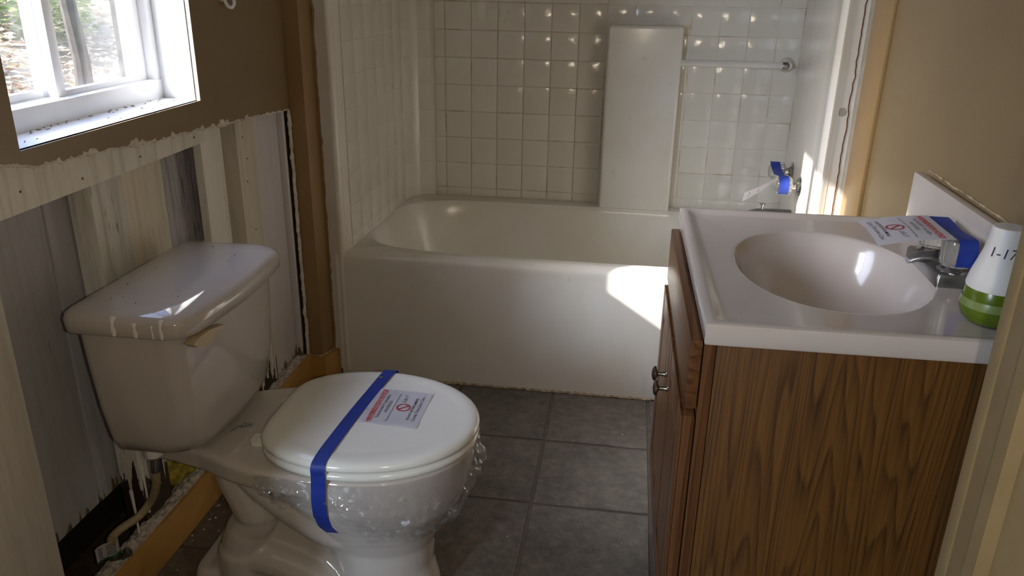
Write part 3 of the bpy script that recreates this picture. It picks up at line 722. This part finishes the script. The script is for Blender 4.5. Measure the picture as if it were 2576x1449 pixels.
d2 = front('door', ym+.002, VY1-.006, .200, .640, 'oak_front', True)
for d, y in ((d1, ym-.030), (d2, ym+.030)):
    bm = bmesh.new(); lathe(bm, [(.0065, 0), (.0045, .003), (.0042, .016), (.009, .0185), (.0145, .020), (.0150, .023), (.011, .0265), (.003, .028)], (1.0385, y, .548), (-1, 0, 0), 20)
    obj('knob', bm, 'pewter', d, label='dark pewter mushroom knob')
# countertop with integral oval basin
ct = vroot('sink_countertop', 'white cultured marble vanity top with oval basin', 'countertop')
bm = bmesh.new(); X0, X1, Y0, Y1 = 1.058, 1.522, -1.2487, -.612; cx, cy = 1.296, -.942
A = angset(cx, cy, X0, X1, Y0, Y1, 128); ZC = .8096
def R(i, z, xb=True): return rect_ring(cx, cy, X0+i, X1 if xb else X1-i, Y0+i, Y1-i, z, A)
rings = [R(.03, ZC-.034), R(.002, ZC-.034), R(0, ZC-.030), R(0, ZC-.006), R(.0018, ZC-.0018), R(.006, ZC), R(.013, ZC), R(.019, ZC-.0018), R(.027, ZC-.0062), R(.033, ZC-.0072)]
ZD = ZC-.0072; ea, eb = .160, .212
# blend from rectangle to ellipse
rings.append(superring(cx, cy, ea+.006, eb+.006, 2.1, ZD, A))
for s, dz in ((1, -.0005), (.985, -.003), (.96, -.009), (.92, -.022), (.86, -.044), (.78, -.070), (.66, -.096), (.5, -.114), (.32, -.122), (.12, -.1255)):
    rings.append(superring(cx+.012*(1-s), cy, ea*s, eb*s, 2.1, ZD+dz, A))
loft(bm, rings, False, True); obj('top', bm, 'marble_top', ct, 40)
obj('backsplash', B((1.522, -1.2487, ZC-.034), (1.5395, -.612, .9087), .0035, 2), 'marble_top', ct)
bm = bmesh.new(); lathe(bm, [(.017, 0), (.017, .003), (.013, .0045), (.011, .002)], (cx+.012, cy, ZD-.1255), (0, 0, 1), 22); obj('drain', bm, 'dull_chrome', ct)
bm = bmesh.new(); nrm = Vector((.8, 0, .5)).normalized(); lathe(bm, [(.0065, 0), (.0062, .0012), (.0045, .0015)], (cx-ea*.925+.0005, cy+.045, ZD-.0205), nrm, 16)
obj('overflow_slot', bm, 'dark', ct)
# torn caulk above the backsplash
bm = bmesh.new(); rings = []
for i in range(120):
    y = -1.20+.58*i/119; r = .0022+.002*nz(y*30, 1, 1)+.0014*nz(y*90, 1, 4)
    rings.append([Vector((XR-.001+r*.8*math.cos(a)*-1, y, .914+.003*nz(y*18, 2, 5)+r*math.sin(a))) for a in [2*PI*k/6 for k in range(6)]])
loft(bm, rings); o = obj('caulk_strip', bm, 'caulk', None, 25); tag(o, 'torn brown caulk strip on the wall above the backsplash', 'caulk')

# ------------------------------------------------------------------ vanity faucet, tape, notice
fc = empty('vanity_faucet', (1.475, -.925, ZD), 'chrome centerset faucet with clear acrylic handles under blue tape', 'faucet')
FY = -.928; FX = 1.476
bm = bmesh.new()
loft(bm, [rrect(FX-.030*s, FX+.030*s, FY-.082*s2, FY+.082*s2, (.004,)*4, ZD+h, 3) for s, s2, h in ((1.0, 1.0, 0), (1.0, 1.0, .016), (.93, .975, .021), (.6, .85, .023))]); obj('base_plate', bm, 'dull_chrome', fc)
HY = (FY-.052, FY+.052)
for y in HY:
    bm = bmesh.new(); lathe(bm, [(.027, .018), (.027, .023), (.020, .028), (.012, .031)], (FX+.004, y, ZD), (0, 0, 1), 26); obj('handle_collar', bm, 'chrome', fc)
    bm = bmesh.new(); lathe(bm, [(.012, .029), (.0225, .031), (.024, .036), (.0255, .068), (.024, .074), (.012, .077), (.002, .077)], (FX+.004, y, ZD), (0, 0, 1), 48, 16, .03); obj('acrylic_handle', bm, 'acrylic', fc)
bm = bmesh.new()
sr = [(FX, .018, .020, .012), (FX-.01, .026, .018, .013), (FX-.022, .027, .016, .010), (FX-.036, .026, .0145, .009), (FX-.048, .022, .013, .008), (FX-.054, .018, .010, .005)]
loft(bm, [[Vector((x, FY+hy*math.cos(a), ZD+z+hz*math.sin(a))) for a in [2*PI*k/18 for k in range(18)]] for x, z, hy, hz in sr]); obj('spout', bm, 'dull_chrome', fc)
# tape over both handles
bm = bmesh.new(); hx = FX+.002; zt = ZD+.0785
path = [(HY[0]-.0275, ZD+.036), (HY[0]-.0285, ZD+.056), (HY[0]-.0275, ZD+.070), (HY[0]-.020, zt), (HY[0], zt+.0008), (FY, zt-.003), (HY[1], zt+.0008), (HY[1]+.02, zt), (HY[1]+.0275, ZD+.070)]
sm = spline([(0, y, z) for y, z in path], 5); pts = []; nr = []
for i, p in enumerate(sm):
    t = sm[min(i+1, len(sm)-1)]-sm[max(i-1, 0)]; n_ = Vector((0, -t.z, t.y)).normalized(); pts.append(Vector((hx+.007, p.y, p.z))); nr.append(n_)
ribbon(bm, pts, [(1, .0, 0)]*len(pts), .030, .0007, nr); o = obj('painters_tape', bm, 'blue_tape'); tag(o, 'blue tape laid over both vanity faucet handles', 'tape')
def notice(name, label, mapf, W_, H_, date='2-8-17', thick=.0004, flip=1):
    """a printed notice sheet; mapf(u,v) maps sheet metres (u along the heading, v up) to the world"""
    p0 = mapf(W_/2, H_/2); t = empty(name, p0, label, 'notice')
    bm = bmesh.new(); grid(bm, 13, 13, lambda a, b: mapf(a*W_, b*H_)); bmesh.ops.solidify(bm, geom=bm.faces[:], thickness=thick); obj('sheet', bm, 'paper', t, 60)
    def mp(u, v):
        c = mapf(u, v); e = .002
        n = (mapf(u+e, v)-c).cross(mapf(u, v+e)-c).normalized(); return c+n*.0007
    cx = W_/2
    lettering('WINTERIZATION NOTICE', .0118, 'red_ink', t, mp, cx, H_-.0215, bold=.0004, space=.95)
    bm = bmesh.new(); grid(bm, 12, 2, lambda a, b: mp(cx-.064+.128*a, H_-.0240+.0009*b)); obj('underline', bm, 'red_ink', t, 0)
    lettering('THIS PROPERTY HAS BEEN', .0088, 'ink', t, mp, cx, H_-.0345, space=.92)
    lettering('WINTERIZED.', .0088, 'ink', t, mp, cx, H_-.0455, space=.92)
    lettering('The water has been turned off to prevent freeze damage', .0056, 'ink', t, mp, cx, H_-.0555, space=.9)
    # prohibition sign
    bm = bmesh.new(); sx, sy, ro, ri = cx+.002, H_-.0745, .0150, .0118; n = 40
    vs = [[bm.verts.new(mp(sx+r*math.cos(2*PI*k/n), sy+r*math.sin(2*PI*k/n))) for k in range(n)] for r in (ri, ro)]
    for k in range(n): bm.faces.new((vs[0][k], vs[0][(k+1) % n], vs[1][(k+1) % n], vs[1][k]))
    dx, dy = math.cos(PI*.75), math.sin(PI*.75); nx, ny = -dy*.0017, dx*.0017
    g = [[bm.verts.new(mp(sx+dx*ri*(q/4-1)*1.02+s*nx, sy+dy*ri*(q/4-1)*1.02+s*ny)) for q in range(9)] for s in (1, -1)]
    for q in range(8): bm.faces.new((g[0][q], g[0][q+1], g[1][q+1], g[1][q]))
    obj('prohibition_sign', bm, 'dark_red', t, 0)
    lettering(date, .0115, 'ink', t, mp, cx+.037, H_-.0740, shear=.25)
    lettering('DO NOT USE THE PLUMBING', .0072, 'ink', t, mp, cx, H_-.0965, bold=.00012, space=.92)
    lettering('County Time Lawn Care', .0105, 'ink', t, mp, cx+.002, H_-.1085, shear=.35, space=.95)
    return t
def fmap(u, v):
    # heading next to the tape (x high), reading toward -y; the sheet sags toward the basin
    s = .118-v; y = -.855-.0-u-.10*s*(u/.145-.5)*0
    curl = .010*math.sin(PI*u/.145)
    return Vector((1.467-s*.985, y+.010*s/.118, ZD+.0795-.06*s-1.0*s*s+curl*s/.118*.6+.0006))
notice('notice_sheet', 'winterization notice sheet taped to the vanity faucet above the basin', fmap, .145, .118)

# ------------------------------------------------------------------ conical air freshener on the vanity top
ax, ay = 1.474, -1.150
af = empty('air_freshener', (ax, ay, ZD), 'white cone air freshener on a round green base', 'air freshener')
bm = bmesh.new(); lathe(bm, [(.020, 0), (.029, .002), (.038, .010), (.0425, .022), (.0435, .028)], (ax, ay, ZD), n=36); obj('base', bm, 'green_plastic', af)
bm = bmesh.new(); lathe(bm, [(.0435, .028), (.0432, .034), (.0420, .040)], (ax, ay, ZD), n=36); obj('band', bm, 'pale_gel', af)
bm = bmesh.new(); lathe(bm, [(.0405, .040), (.0400, .052), (.0370, .060)], (ax, ay, ZD), n=36); obj('gel', bm, 'green_plastic', af)
cp = [(.040, .056), (.0405, .060), (.0375, .075), (.0325, .092), (.0275, .110), (.0245, .128), (.0228, .146), (.0215, .147), (.002, .147)]
bm = bmesh.new(); lathe(bm, cp, (ax, ay, ZD), n=36); obj('cone', bm, 'white_plastic', af)
def conemap(u, v):
    h = .105+v
    for (r0, h0), (r1, h1) in zip(cp[1:], cp[2:]):
        if h0 <= h <= h1: r = r0+(r1-r0)*(h-h0)/(h1-h0); break
    else: r = .03
    a = math.atan2(CAM.y-ay, CAM.x-ax)+u/r; return Vector((ax+(r+.0006)*math.cos(a), ay+(r+.0006)*math.sin(a), ZD+h))
lettering('1-17', .020, 'ink', af, conemap, -.002, .002, shear=.15)

# ------------------------------------------------------------------ toilet
TYC = -.944
tl = empty('toilet', (.25, TYC, 0), 'white two-piece toilet with closed lid against the opened wall', 'toilet')
# tank
bm = bmesh.new(); tk = [(.392, -.004, .120, .150, .06), (.400, -.014, .142, .168, .06), (.430, -.020, .156, .180, .055), (.50, -.024, .162, .190, .045), (.60, -.027, .165, .198, .04), (.672, -.028, .166, .202, .036)]
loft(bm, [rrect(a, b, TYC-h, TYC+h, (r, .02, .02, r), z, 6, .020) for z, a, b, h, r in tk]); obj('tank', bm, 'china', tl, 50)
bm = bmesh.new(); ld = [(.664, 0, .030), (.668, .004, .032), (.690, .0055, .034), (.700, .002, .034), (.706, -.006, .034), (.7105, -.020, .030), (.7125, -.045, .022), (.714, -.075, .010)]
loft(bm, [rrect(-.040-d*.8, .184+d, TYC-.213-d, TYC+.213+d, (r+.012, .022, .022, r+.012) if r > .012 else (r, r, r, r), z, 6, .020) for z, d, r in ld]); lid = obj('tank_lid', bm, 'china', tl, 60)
for x, z0, wdt, top in ((.060, .668, .0058, .7035), (.101, .668, .0050, .6965), (.134, .668, .0020, .694), (.150, .668, .0042, .704)):
    bm = bmesh.new(); pts = []
    for t in range(9):
        z = top-(top-z0)*t/8
        # surface of the lid's near side at that height
        zz = [a for a, _, _ in ld]; dd = [b for _, b, _ in ld]
        for i in range(len(zz)-1):
            if zz[i] <= z <= zz[i+1]: d = dd[i]+(dd[i+1]-dd[i])*(z-zz[i])/(zz[i+1]-zz[i]); break
        pts.append(Vector((x, TYC-.213-d-.0006, z)))
    loft(bm, [[p+Vector((wdt*math.cos(a)*(.75+.25*math.cos(i*1.1)), -.0012*math.sin(a), 0)) for a in [PI*q/6 for q in range(7)]] for i, p in enumerate(pts)], closed=False, cap0=False, cap1=False)
    obj('paint_drip', bm, 'paint_drip', lid)
bm = bmesh.new()
for i in range(36):
    x, y = random.uniform(-.01, .14), TYC+random.uniform(-.17, .17); s = random.uniform(.0008, .0022)
    bmesh.ops.create_icosphere(bm, subdivisions=1, radius=1, matrix=Matrix.Translation((x, y, .7135)) @ Matrix.Diagonal((s, s*1.3, s*.3, 1)))
obj('dirt_specks', bm, 'dark_wood', lid, 0, kind='stuff')
# broken flush lever on the tank front
bm = bmesh.new(); lx = .187
prof2 = [(-1.146, .656), (-1.125, .662), (-1.095, .663), (-1.052, .656), (-1.086, .648), (-1.085, .642), (-1.108, .634), (-1.134, .645)]
vs = [[bm.verts.new((lx+dx+.010*(y+1.137)/.08, y, z)) for y, z in prof2] for dx in (-.006, .012)]
bm.faces.new(vs[0]); bm.faces.new(vs[1]); n = len(prof2)
for i in range(n): bm.faces.new((vs[0][i], vs[0][(i+1) % n], vs[1][(i+1) % n], vs[1][i]))
obj('flush_lever', bm, plain('yellowed_plastic', (.44, .35, .21), .3), tl, 0, label='broken stub of the beige flush lever')
# bowl: one continuous china body
def egg(x0, x1, hw, z, n=44, sq=2.4, xm=None, hb=None):
    """closed outline: round front at x1, blunter back at x0"""
    xm = x0+(x1-x0)*.48 if xm is None else xm; out = []
    for i in range(n):
        a = 2*PI*i/n; c, s = math.cos(a), math.sin(a)
        if c >= 0: r = (abs(c/(x1-xm))**2+abs(s/hw)**2)**-.5
        else: r = (abs(c/(xm-x0))**sq+abs(s/hw)**sq)**(-1/sq)
        out.append(Vector((xm+r*c, TYC+r*s, z)))
    return out
bm = bmesh.new()
loft(bm, [egg(.24, .654, .180, .386), egg(.235, .660, .186, .378), egg(.235, .660, .187, .352), egg(.24, .657, .185, .335), egg(.255, .650, .178, .30), egg(.285, .637, .160, .26), egg(.315, .612, .130, .22), egg(.335, .588, .108, .18), egg(.345, .574, .094, .14), egg(.35, .570, .090, .08), egg(.345, .582, .097, .03), egg(.34, .586, .099, 0)])
# deck under the tank, flaring into the rim
def deck(z, k=0): return [Vector((x, TYC+s*(h-k), z)) for s, pts in ((1, [(.0+k, .105), (.06, .113), (.13, .128), (.20, .158), (.27, .178), (.34, .184), (.43, .1865)]), (-1, [(.43, .1865), (.34, .184), (.27, .178), (.20, .158), (.13, .128), (.06, .113), (.0+k, .105)])) for x, h in pts]
loft(bm, [deck(.335, .012), deck(.342, .003), deck(.378, 0), deck(.386, .006)])
# rear web below the deck and foot
def slab(z, x0, x1, h): return rrect(x0, x1, TYC-h, TYC+h, (.03, .03, .03, .03), z, 5)
loft(bm, [slab(.345, .10, .34, .060), slab(.26, .13, .40, .052), slab(.16, .15, .42, .050), slab(.05, .12, .44, .062)])
loft(bm, [slab(.052, .055, .43, .088), slab(.036, .050, .43, .094), slab(.0, .045, .44, .100)])
# trapway: wavy S-shaped bulge on both sides, hull ridge sweeping from the rim to the foot, flared foot
for s in (1, -1):
    tube(bm, [Vector((x, TYC+s*y, z)) for x, y, z in spline([(.172, .045, .345), (.172, .055, .30), (.196, .060, .245), (.206, .060, .200), (.182, .058, .158), (.164, .058, .105), (.160, .055, .03)], 7)], [.048]*7+[.050]*14+[.046]*7+[.048]*7+[.054]*8, 14)
    tube(bm, [Vector((x, TYC+s*y, z)) for x, y, z in spline([(.165, .060, .090), (.235, .062, .085), (.305, .064, .060), (.37, .060, .035)], 5)], .040, 12)
    tube(bm, [Vector((x, TYC+s*y, z)) for x, y, z in spline([(.20, .105, .345), (.245, .098, .285), (.305, .086, .225), (.365, .076, .180), (.43, .064, .155)], 6)], .028, 12)
    tube(bm, [Vector((x, TYC+s*y, z)) for x, y, z in spline([(.25, .040, .29), (.33, .040, .20), (.42, .040, .13)], 6)], .045, 12)
loft(bm, [slab(.050, .085, .40, .090), slab(.10, .15, .40, .060)])
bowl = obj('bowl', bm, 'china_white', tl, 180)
rm = bowl.modifiers.new('remesh', 'REMESH'); rm.mode = 'VOXEL'; rm.voxel_size = .0045; rm.use_smooth_shade = True
sm_ = bowl.modifiers.new('smooth', 'SMOOTH'); sm_.factor = .5; sm_.iterations = 9
# small teal print on the deck
pr = []
def dm(u, v): return Vector((.178-v, -.992+u, .3878))
bm = bmesh.new()
tube(bm, [dm(*p) for p in ((-.004, .016), (.004, .014), (.010, .010), (.014, .012), (.020, .004))], .0009, 4)
for k in range(4): tube(bm, [dm(.016+.001*k, .004-.006*k), dm(.034, .002-.006*k)], .0006, 4)
tube(bm, [dm(.012, .004), (dm(.028, -.016))], .0007, 4)
obj('printed_mark', bm, 'teal_ink', tl, 0)
# seat ring, lid, hinges
def seatline(k, z, n=56):
    out = []; x0, xm, x1, hw = .248+k, .430, .668-k, .191-k
    for i in range(n):
        a = 2*PI*i/n; c, s = math.cos(a), math.sin(a)
        if c >= 0: r = (abs(c/(x1-xm))**2.05+abs(s/hw)**2.05)**(-1/2.05)
        else: r = (abs(c/(xm-x0))**4.5+abs(s/hw)**4.5)**(-1/4.5)
        y = r*s; x = xm+r*c
        if c < 0: y *= 1-.24*((xm-x)/(xm-x0))**1.6
        out.append(Vector((x, TYC+y, z)))
    return out
bm = bmesh.new(); sl = [(.050, .388), (.006, .388), (.0, .393), (-.001, .400), (.002, .405), (.008, .4075), (.050, .4075)]
rr = loft(bm, [seatline(k, z) for k, z in sl], False, False)
for i in range(56): bm.faces.new((rr[0][i], rr[0][(i+1) % 56], rr[-1][(i+1) % 56], rr[-1][i]))
obj('seat', bm, 'seat', tl, 60)
bm = bmesh.new(); sl = [(.004, .409), (-.001, .412), (-.002, .418), (.001, .4245), (.008, .4285), (.018, .430), (.030, .4308), (.038, .4302), (.046, .4306), (.09, .4325), (.14, .4335)]
loft(bm, [seatline(k, z) for k, z in sl]); seat_lid = obj('seat_lid', bm, 'seat', tl, 60)
for s in (1, -1):
    bm = bmesh.new(); y = TYC+s*.078
    loft(bm, [rrect(.222, .262, y-.016, y+.016, (.008,)*4, z, 4) for z in (.386, .396)]); tube(bm, [(.252, y-.018, .402), (.252, y+.018, .402)], .009, 12)
    obj('hinge', bm, 'seat', tl)
# closet bolt with rust
for s in (-1, 1):
    bm = bmesh.new(); y = TYC+s*.078; x = .235
    lathe(bm, [(.017, .040), (.016, .047), (.008, .049), (.004, .050), (.0035, .078), (.002, .081)], (x, y, 0), (0, 0, 1), 14); obj('floor_bolt', bm, 'rust', tl)
# supply coupling under the tank
bm = bmesh.new(); lathe(bm, [(.017, 0), (.018, .004), (.018, .016), (.016, .022)], (.045, -1.085, .375), (0, 0, 1), 18, 8, .03); obj('coupling_nut', bm, 'white_plastic', tl)

# supply hose and valve
HP = [(0.045, -1.085, 0.385), (0.043, -1.085, 0.35), (0.034, -1.076, 0.312), (0.014, -1.058, 0.268), (-0.012, -1.043, 0.227), (-0.032, -1.059, 0.2), (-0.058, -1.085, 0.185), (-0.076, -1.097, 0.166), (-0.082, -1.088, 0.134), (-0.082, -1.088, 0.12)]
hs = empty('supply_hose', (-.082, -1.088, .12), 'tan braided supply hose hanging below the toilet tank', 'hose')
bm = bmesh.new(); tube(bm, spline(HP[1:], 8), .0085, 14); obj('braid', bm, 'hose', hs)
bm = bmesh.new(); tube(bm, [HP[0], HP[1], (.040, -1.083, .337)], .0100, 14); obj('ferrule', bm, 'dull_chrome', hs)
vl = empty('shutoff_valve', (-.082, -1.088, .045), 'corroded shutoff valve at the foot of the opened wall', 'valve')
bm = bmesh.new(); lathe(bm, [(.009, .082), (.013, .078), (.013, .062), (.0105, .060), (.0105, .050), (.0145, .048), (.0145, .030), (.017, .028), (.018, .006), (.012, .0)], (-.082, -1.088, .044), (0, 0, 1), 18, 6, .04); obj('body', bm, 'brass', vl)
bm = bmesh.new(); tube(bm, [(-.082, -1.088, .094), (-.062, -1.080, .116)], .0065, 12); lathe(bm, [(.010, 0), (.010, .008), (.004, .009)], (-.062, -1.080, .116), (1, .4, .8), 10); obj('stem', bm, 'brass', vl)
vt = empty('valve_tag', (-.078, -1.115, .13), 'small white and green printed tag hanging on the shutoff valve', 'tag')
def vtf(u, v): return Vector((-.070-.012*(1-u), -1.086-.056*(1-u), .163-.036*(1-v)+.010*(1-u)+.003*math.sin(6*u)))
bm = bmesh.new(); grid(bm, 9, 4, vtf); bmesh.ops.solidify(bm, geom=bm.faces[:], thickness=.0006); obj('card', bm, 'white_plastic', vt)
bm = bmesh.new(); grid(bm, 9, 2, lambda u, v: vtf(u, .10*v)+Vector((.0008, -.0010, 0))); obj('green_edge', bm, 'tag_green', vt, 0)
for i in range(5):
    for q, (a, b) in enumerate(((.12, .28), (.45, .86))):
        bm = bmesh.new(); tube(bm, [vtf(a, .82-.15*i)+Vector((.0010, -.0012, 0)), vtf(b, .82-.15*i)+Vector((.0010, -.0012, 0))], .0007, 4); obj('printed_line', bm, 'ink', vt, 0)

def outl(a, z):
    # radius profile of the bowl at height z, as in the loft above
    tab = [(.20, .327, .60, .118), (.22, .315, .612, .130), (.26, .285, .637, .160), (.30, .255, .650, .178), (.335, .24, .657, .185), (.352, .235, .660, .187), (.386, .235, .660, .187)]
    for A_, B_ in zip(tab, tab[1:]):
        if A_[0] <= z <= B_[0]: t = (z-A_[0])/(B_[0]-A_[0]); x0, x1, hw = [A_[i]+(B_[i]-A_[i])*t for i in (1, 2, 3)]; break
    else: x0, x1, hw = tab[0][1:]
    xm = x0+(x1-x0)*.48; c, s = math.cos(a), math.sin(a)
    r = (abs(c/(x1-xm))**2+abs(s/hw)**2)**-.5 if c >= 0 else (abs(c/(xm-x0))**2.4+abs(s/hw)**2.4)**(-1/2.4)
    return Vector((xm+r*c, TYC+r*s, z)), Vector((c, s, 0))
def bowl_y(x, z):
    """near side of the bowl (its -y face) at x and height z"""
    best = min((outl(math.radians(-90-q*.5), z)[0] for q in range(120)), key=lambda p: abs(p.x-x)); return best.y
# tape over the toilet lid, down the near side of the seat and bowl
path = [(.436, -.745, .405), (.434, -.751, .4265), (.431, -.775, .4312), (.425, -.86, .4332), (.418, -.95, .4340), (.412, -1.04, .4332), (.408, -1.10, .4312), (.4065, -1.131, .4268), (.4055, -1.1385, .417), (.405, -1.1370, .402), (.404, -1.1365, .388), *[(x, bowl_y(x, z)-.0045, z) for x, z in ((.402, .372), (.400, .345), (.398, .315), (.396, .285), (.396, .258), (.398, .236), (.400, .226))]]
sp_ = spline(path, 5); pts, nr = [], []
for i, p in enumerate(sp_):
    t = (sp_[min(i+1, len(sp_)-1)]-sp_[max(i-1, 0)]).normalized(); n_ = Vector((1, 0, 0)).cross(t); n_ = -n_ if n_.dot(Vector((0, -.5, .6))) < 0 and p.y < -.8 else n_
    if n_.z < 0 and p.y > -1.12: n_ = -n_
    pts.append(p+n_*.0012); nr.append(n_)
bm = bmesh.new(); ribbon(bm, pts, [(1, .06, 0)]*len(pts), .0275, .0007, nr); o = obj('painters_tape', bm, 'blue_tape'); tag(o, 'blue tape strip running over the toilet lid and down the bowl', 'tape')
def tmap(u, v):
    # heading beside the tape (low x), reading toward +y
    s = .120-v; x = .434+s; y = -.993+u-.05*s
    # lid is domed very slightly
    k = min(1, max(0, (abs(y-TYC))/.19)); lift = .0045*max(0, (s/.12-.6))*(1 if u < .03 or u > .115 else .4)
    return Vector((x, y, .4352-.0015*k*k+lift-.0018*max(0, s-.08)/.04))
notice('notice_sheet', 'winterization notice sheet taped flat on the toilet lid', tmap, .145, .120)
bm = bmesh.new()
for (u, v, s) in ((0, 0, .0035), (.003, .002, .003), (-.001, .004, .0025)):
    bmesh.ops.create_icosphere(bm, subdivisions=1, radius=1, matrix=Matrix.Translation((.422+u, -.800+v, .4345)) @ Matrix.Diagonal((s, s*.7, .0012, 1)))
o = obj('leaf_scrap', bm, 'pale_gel'); tag(o, 'tiny pale green scrap lying on the blue lid tape', 'scrap')

# cling film around the bowl below the seat
rng = random.Random(3)
bm = bmesh.new(); NU, NV = 150, 26; V = []
for i in range(NU):
    a = math.radians(-142+252*i/(NU-1)); ad = math.degrees(a); row = []
    low = .312-.02*max(0, (-ad-110)/50)
    if ad > -95: low = .305-.085*min(1, (ad+95)/28)
    if ad > -25: low = .22+.05*min(1, (ad+25)/60)
    low += .012*nz(ad*.09, 1, 1)+.006*nz(ad*.4, 2, 2)
    for jv in range(NV):
        v = jv/(NV-1); z = .383+(low-.383)*v; p, d = outl(a, max(z, .2)); p.z = z
        amp = .0032+.014*v**1.4+(.010*max(0, math.exp(-((ad+2)/14)**2)*math.exp(-((v-.35)/.25)**2)))*2
        off = .003+amp*(.6+nz(ad*.05, v*3, 3))+amp*.75*nz(ad*.22, v*9, 6)+(.001+.0055*v)*nz(ad*.7, v*24, 9)
        if abs(p.x-.399) < .045 and p.y < TYC: off = min(off, .0030) if abs(p.x-.399) < .022 else .0030+(off-.0030)*(abs(p.x-.399)-.022)/.023
        hw_ = .187 if p.x > .43 else .1785+.0085*(p.x-.27)/.16 if p.x > .27 else .158+.0205*(p.x-.20)/.07   # the deck's flank
        hang = max(0, min(1, (.336-z)/.06)); need = (hw_+.001)*(1-hang); yo = p.y-TYC
        if abs(yo) < need and p.x < .44: p.y = TYC+math.copysign(need, yo)
        row.append(bm.verts.new(p+d*max(off, .0022)))
    V.append(row)
for i in range(NU-1):
    for jv in range(NV-1): bm.faces.new((V[i][jv], V[i+1][jv], V[i+1][jv+1], V[i][jv+1]))
bmesh.ops.triangulate(bm, faces=bm.faces[:]); o = obj('cling_film', bm, 'film', None, 18); tag(o, 'crumpled clear plastic film wrapped around the toilet bowl below the seat', 'plastic film')

# ------------------------------------------------------------------ hook on the left wall
hk = empty('wall_hook', (XW, -.405, 1.185), 'small white plastic hook on the tan wall beside the window', 'hook')
bm = bmesh.new(); lathe(bm, [(.013, 0), (.012, .003), (.007, .005)], (XW, -.405, 1.212), (1, 0, 0), 18); obj('plate', bm, 'vinyl', hk)
bm = bmesh.new(); tube(bm, spline([(XW+.003, -.408, 1.215), (XW+.010, -.408, 1.203), (XW+.014, -.402, 1.190), (XW+.018, -.391, 1.186), (XW+.022, -.384, 1.194), (XW+.022, -.384, 1.203)], 5), .0042, 8); obj('hook_arm', bm, 'vinyl', hk)

# ------------------------------------------------------------------ outside: slope, leaf litter, hedge, trunk
def hill(x, y):
    d = max(0, -x-1.2); return -.35+.30*d+.06*nz(x*.7, y*.7, 0) if d < 9 else -.35+.30*9+.1*(d-9)
bm = bmesh.new(); grid(bm, 50, 60, lambda u, v: Vector((-.32-19*u*u-.3*u, -6+26*v, hill(-.32-19*u*u, -6+26*v)))); o = obj('ground_outside', bm, 'ground', None, 60); struct(o); o['label'] = 'dry grassy bank outside the window'
def leaves(name, n, mat, size, place):
    bm = bmesh.new()
    for i in range(n):
        p = place(); s = size*random.uniform(.5, 1.4); R3 = Matrix.Rotation(random.uniform(0, 6.28), 3, 'Z') @ Matrix.Rotation(random.uniform(-1.2, 1.2), 3, 'X')
        bm.faces.new([bm.verts.new(p+R3 @ Vector(q)*s) for q in ((-.5, 0, 0), (0, -.22, .06), (.5, 0, 0), (0, .22, .06))])
    return obj(name, bm, mat, None, 0, kind='stuff')
def on_bank():
    x = -1.4-8*random.random()**1.3; y = .3+(-x)*random.uniform(.35, 2.0); return Vector((x, y, hill(x, y)+random.uniform(0, .06)))
o = leaves('leaf_litter', 18000, 'dry', .10, on_bank); tag(o, 'dry leaf litter on the bank outside the window', 'leaf litter')
def in_shrub(cx, cy, r, h):
    def f():
        a = random.uniform(0, 6.28); rr = r*random.random()**.4; z = random.random()
        x, y = cx+rr*math.cos(a), cy+rr*math.sin(a); return Vector((x, y, hill(x, y)+h*z*(1-(rr/r)**2*.6)))
    return f
for k, (cx, cy, r, h, lab) in enumerate(((-5.2, 5.0, .9, 1.0, 'low green shrub on the bank beside the dark trunk'), (-6.8, 8.0, 1.3, 1.3, 'wide green shrub higher up the bank'), (-4.3, 7.3, .7, .7, 'small loose shrub seen through the hazy pane'), (-8.5, 10.8, 1.6, 1.6, 'tall green shrub at the back of the bank'))):
    t = empty('shrub', (cx, cy, hill(cx, cy)), lab, 'shrub')
    bm = bmesh.new(); f = in_shrub(cx, cy, r, h)
    for i in range(2600):
        p = f(); s = .09*random.uniform(.5, 1.4); R3 = Matrix.Rotation(random.uniform(0, 6.28), 3, 'Z') @ Matrix.Rotation(random.uniform(-1.2, 1.2), 3, 'X')
        bm.faces.new([bm.verts.new(p+R3 @ Vector(q)*s) for q in ((-.5, 0, 0), (0, -.24, .06), (.5, 0, 0), (0, .24, .06))])
    obj('foliage', bm, 'leaf', t, 0, kind='stuff')
    bm = bmesh.new()
    for i in range(7):
        a = random.uniform(0, 6.28); q = Vector((cx+.7*r*math.cos(a), cy+.7*r*math.sin(a), hill(cx, cy)+h*.8)); b0 = Vector((cx, cy, hill(cx, cy)-.1)); tube(bm, [b0, (b0+q)/2+Vector((0, 0, .08)), q], [.02, .014, .005], 5)
    obj('stem', bm, 'bark', t)
tp = Vector((-3.2, 3.40, 0))
bm = bmesh.new(); tube(bm, [(tp.x, tp.y, hill(tp.x, tp.y)-.2), (tp.x+.03, tp.y, .6), (tp.x-.02, tp.y-.02, 1.4), (tp.x, tp.y, 3.0)], [.07, .06, .055, .04], 10); o = obj('tree_trunk', bm, 'bark'); tag(o, 'thin dark tree trunk outside the window', 'tree')
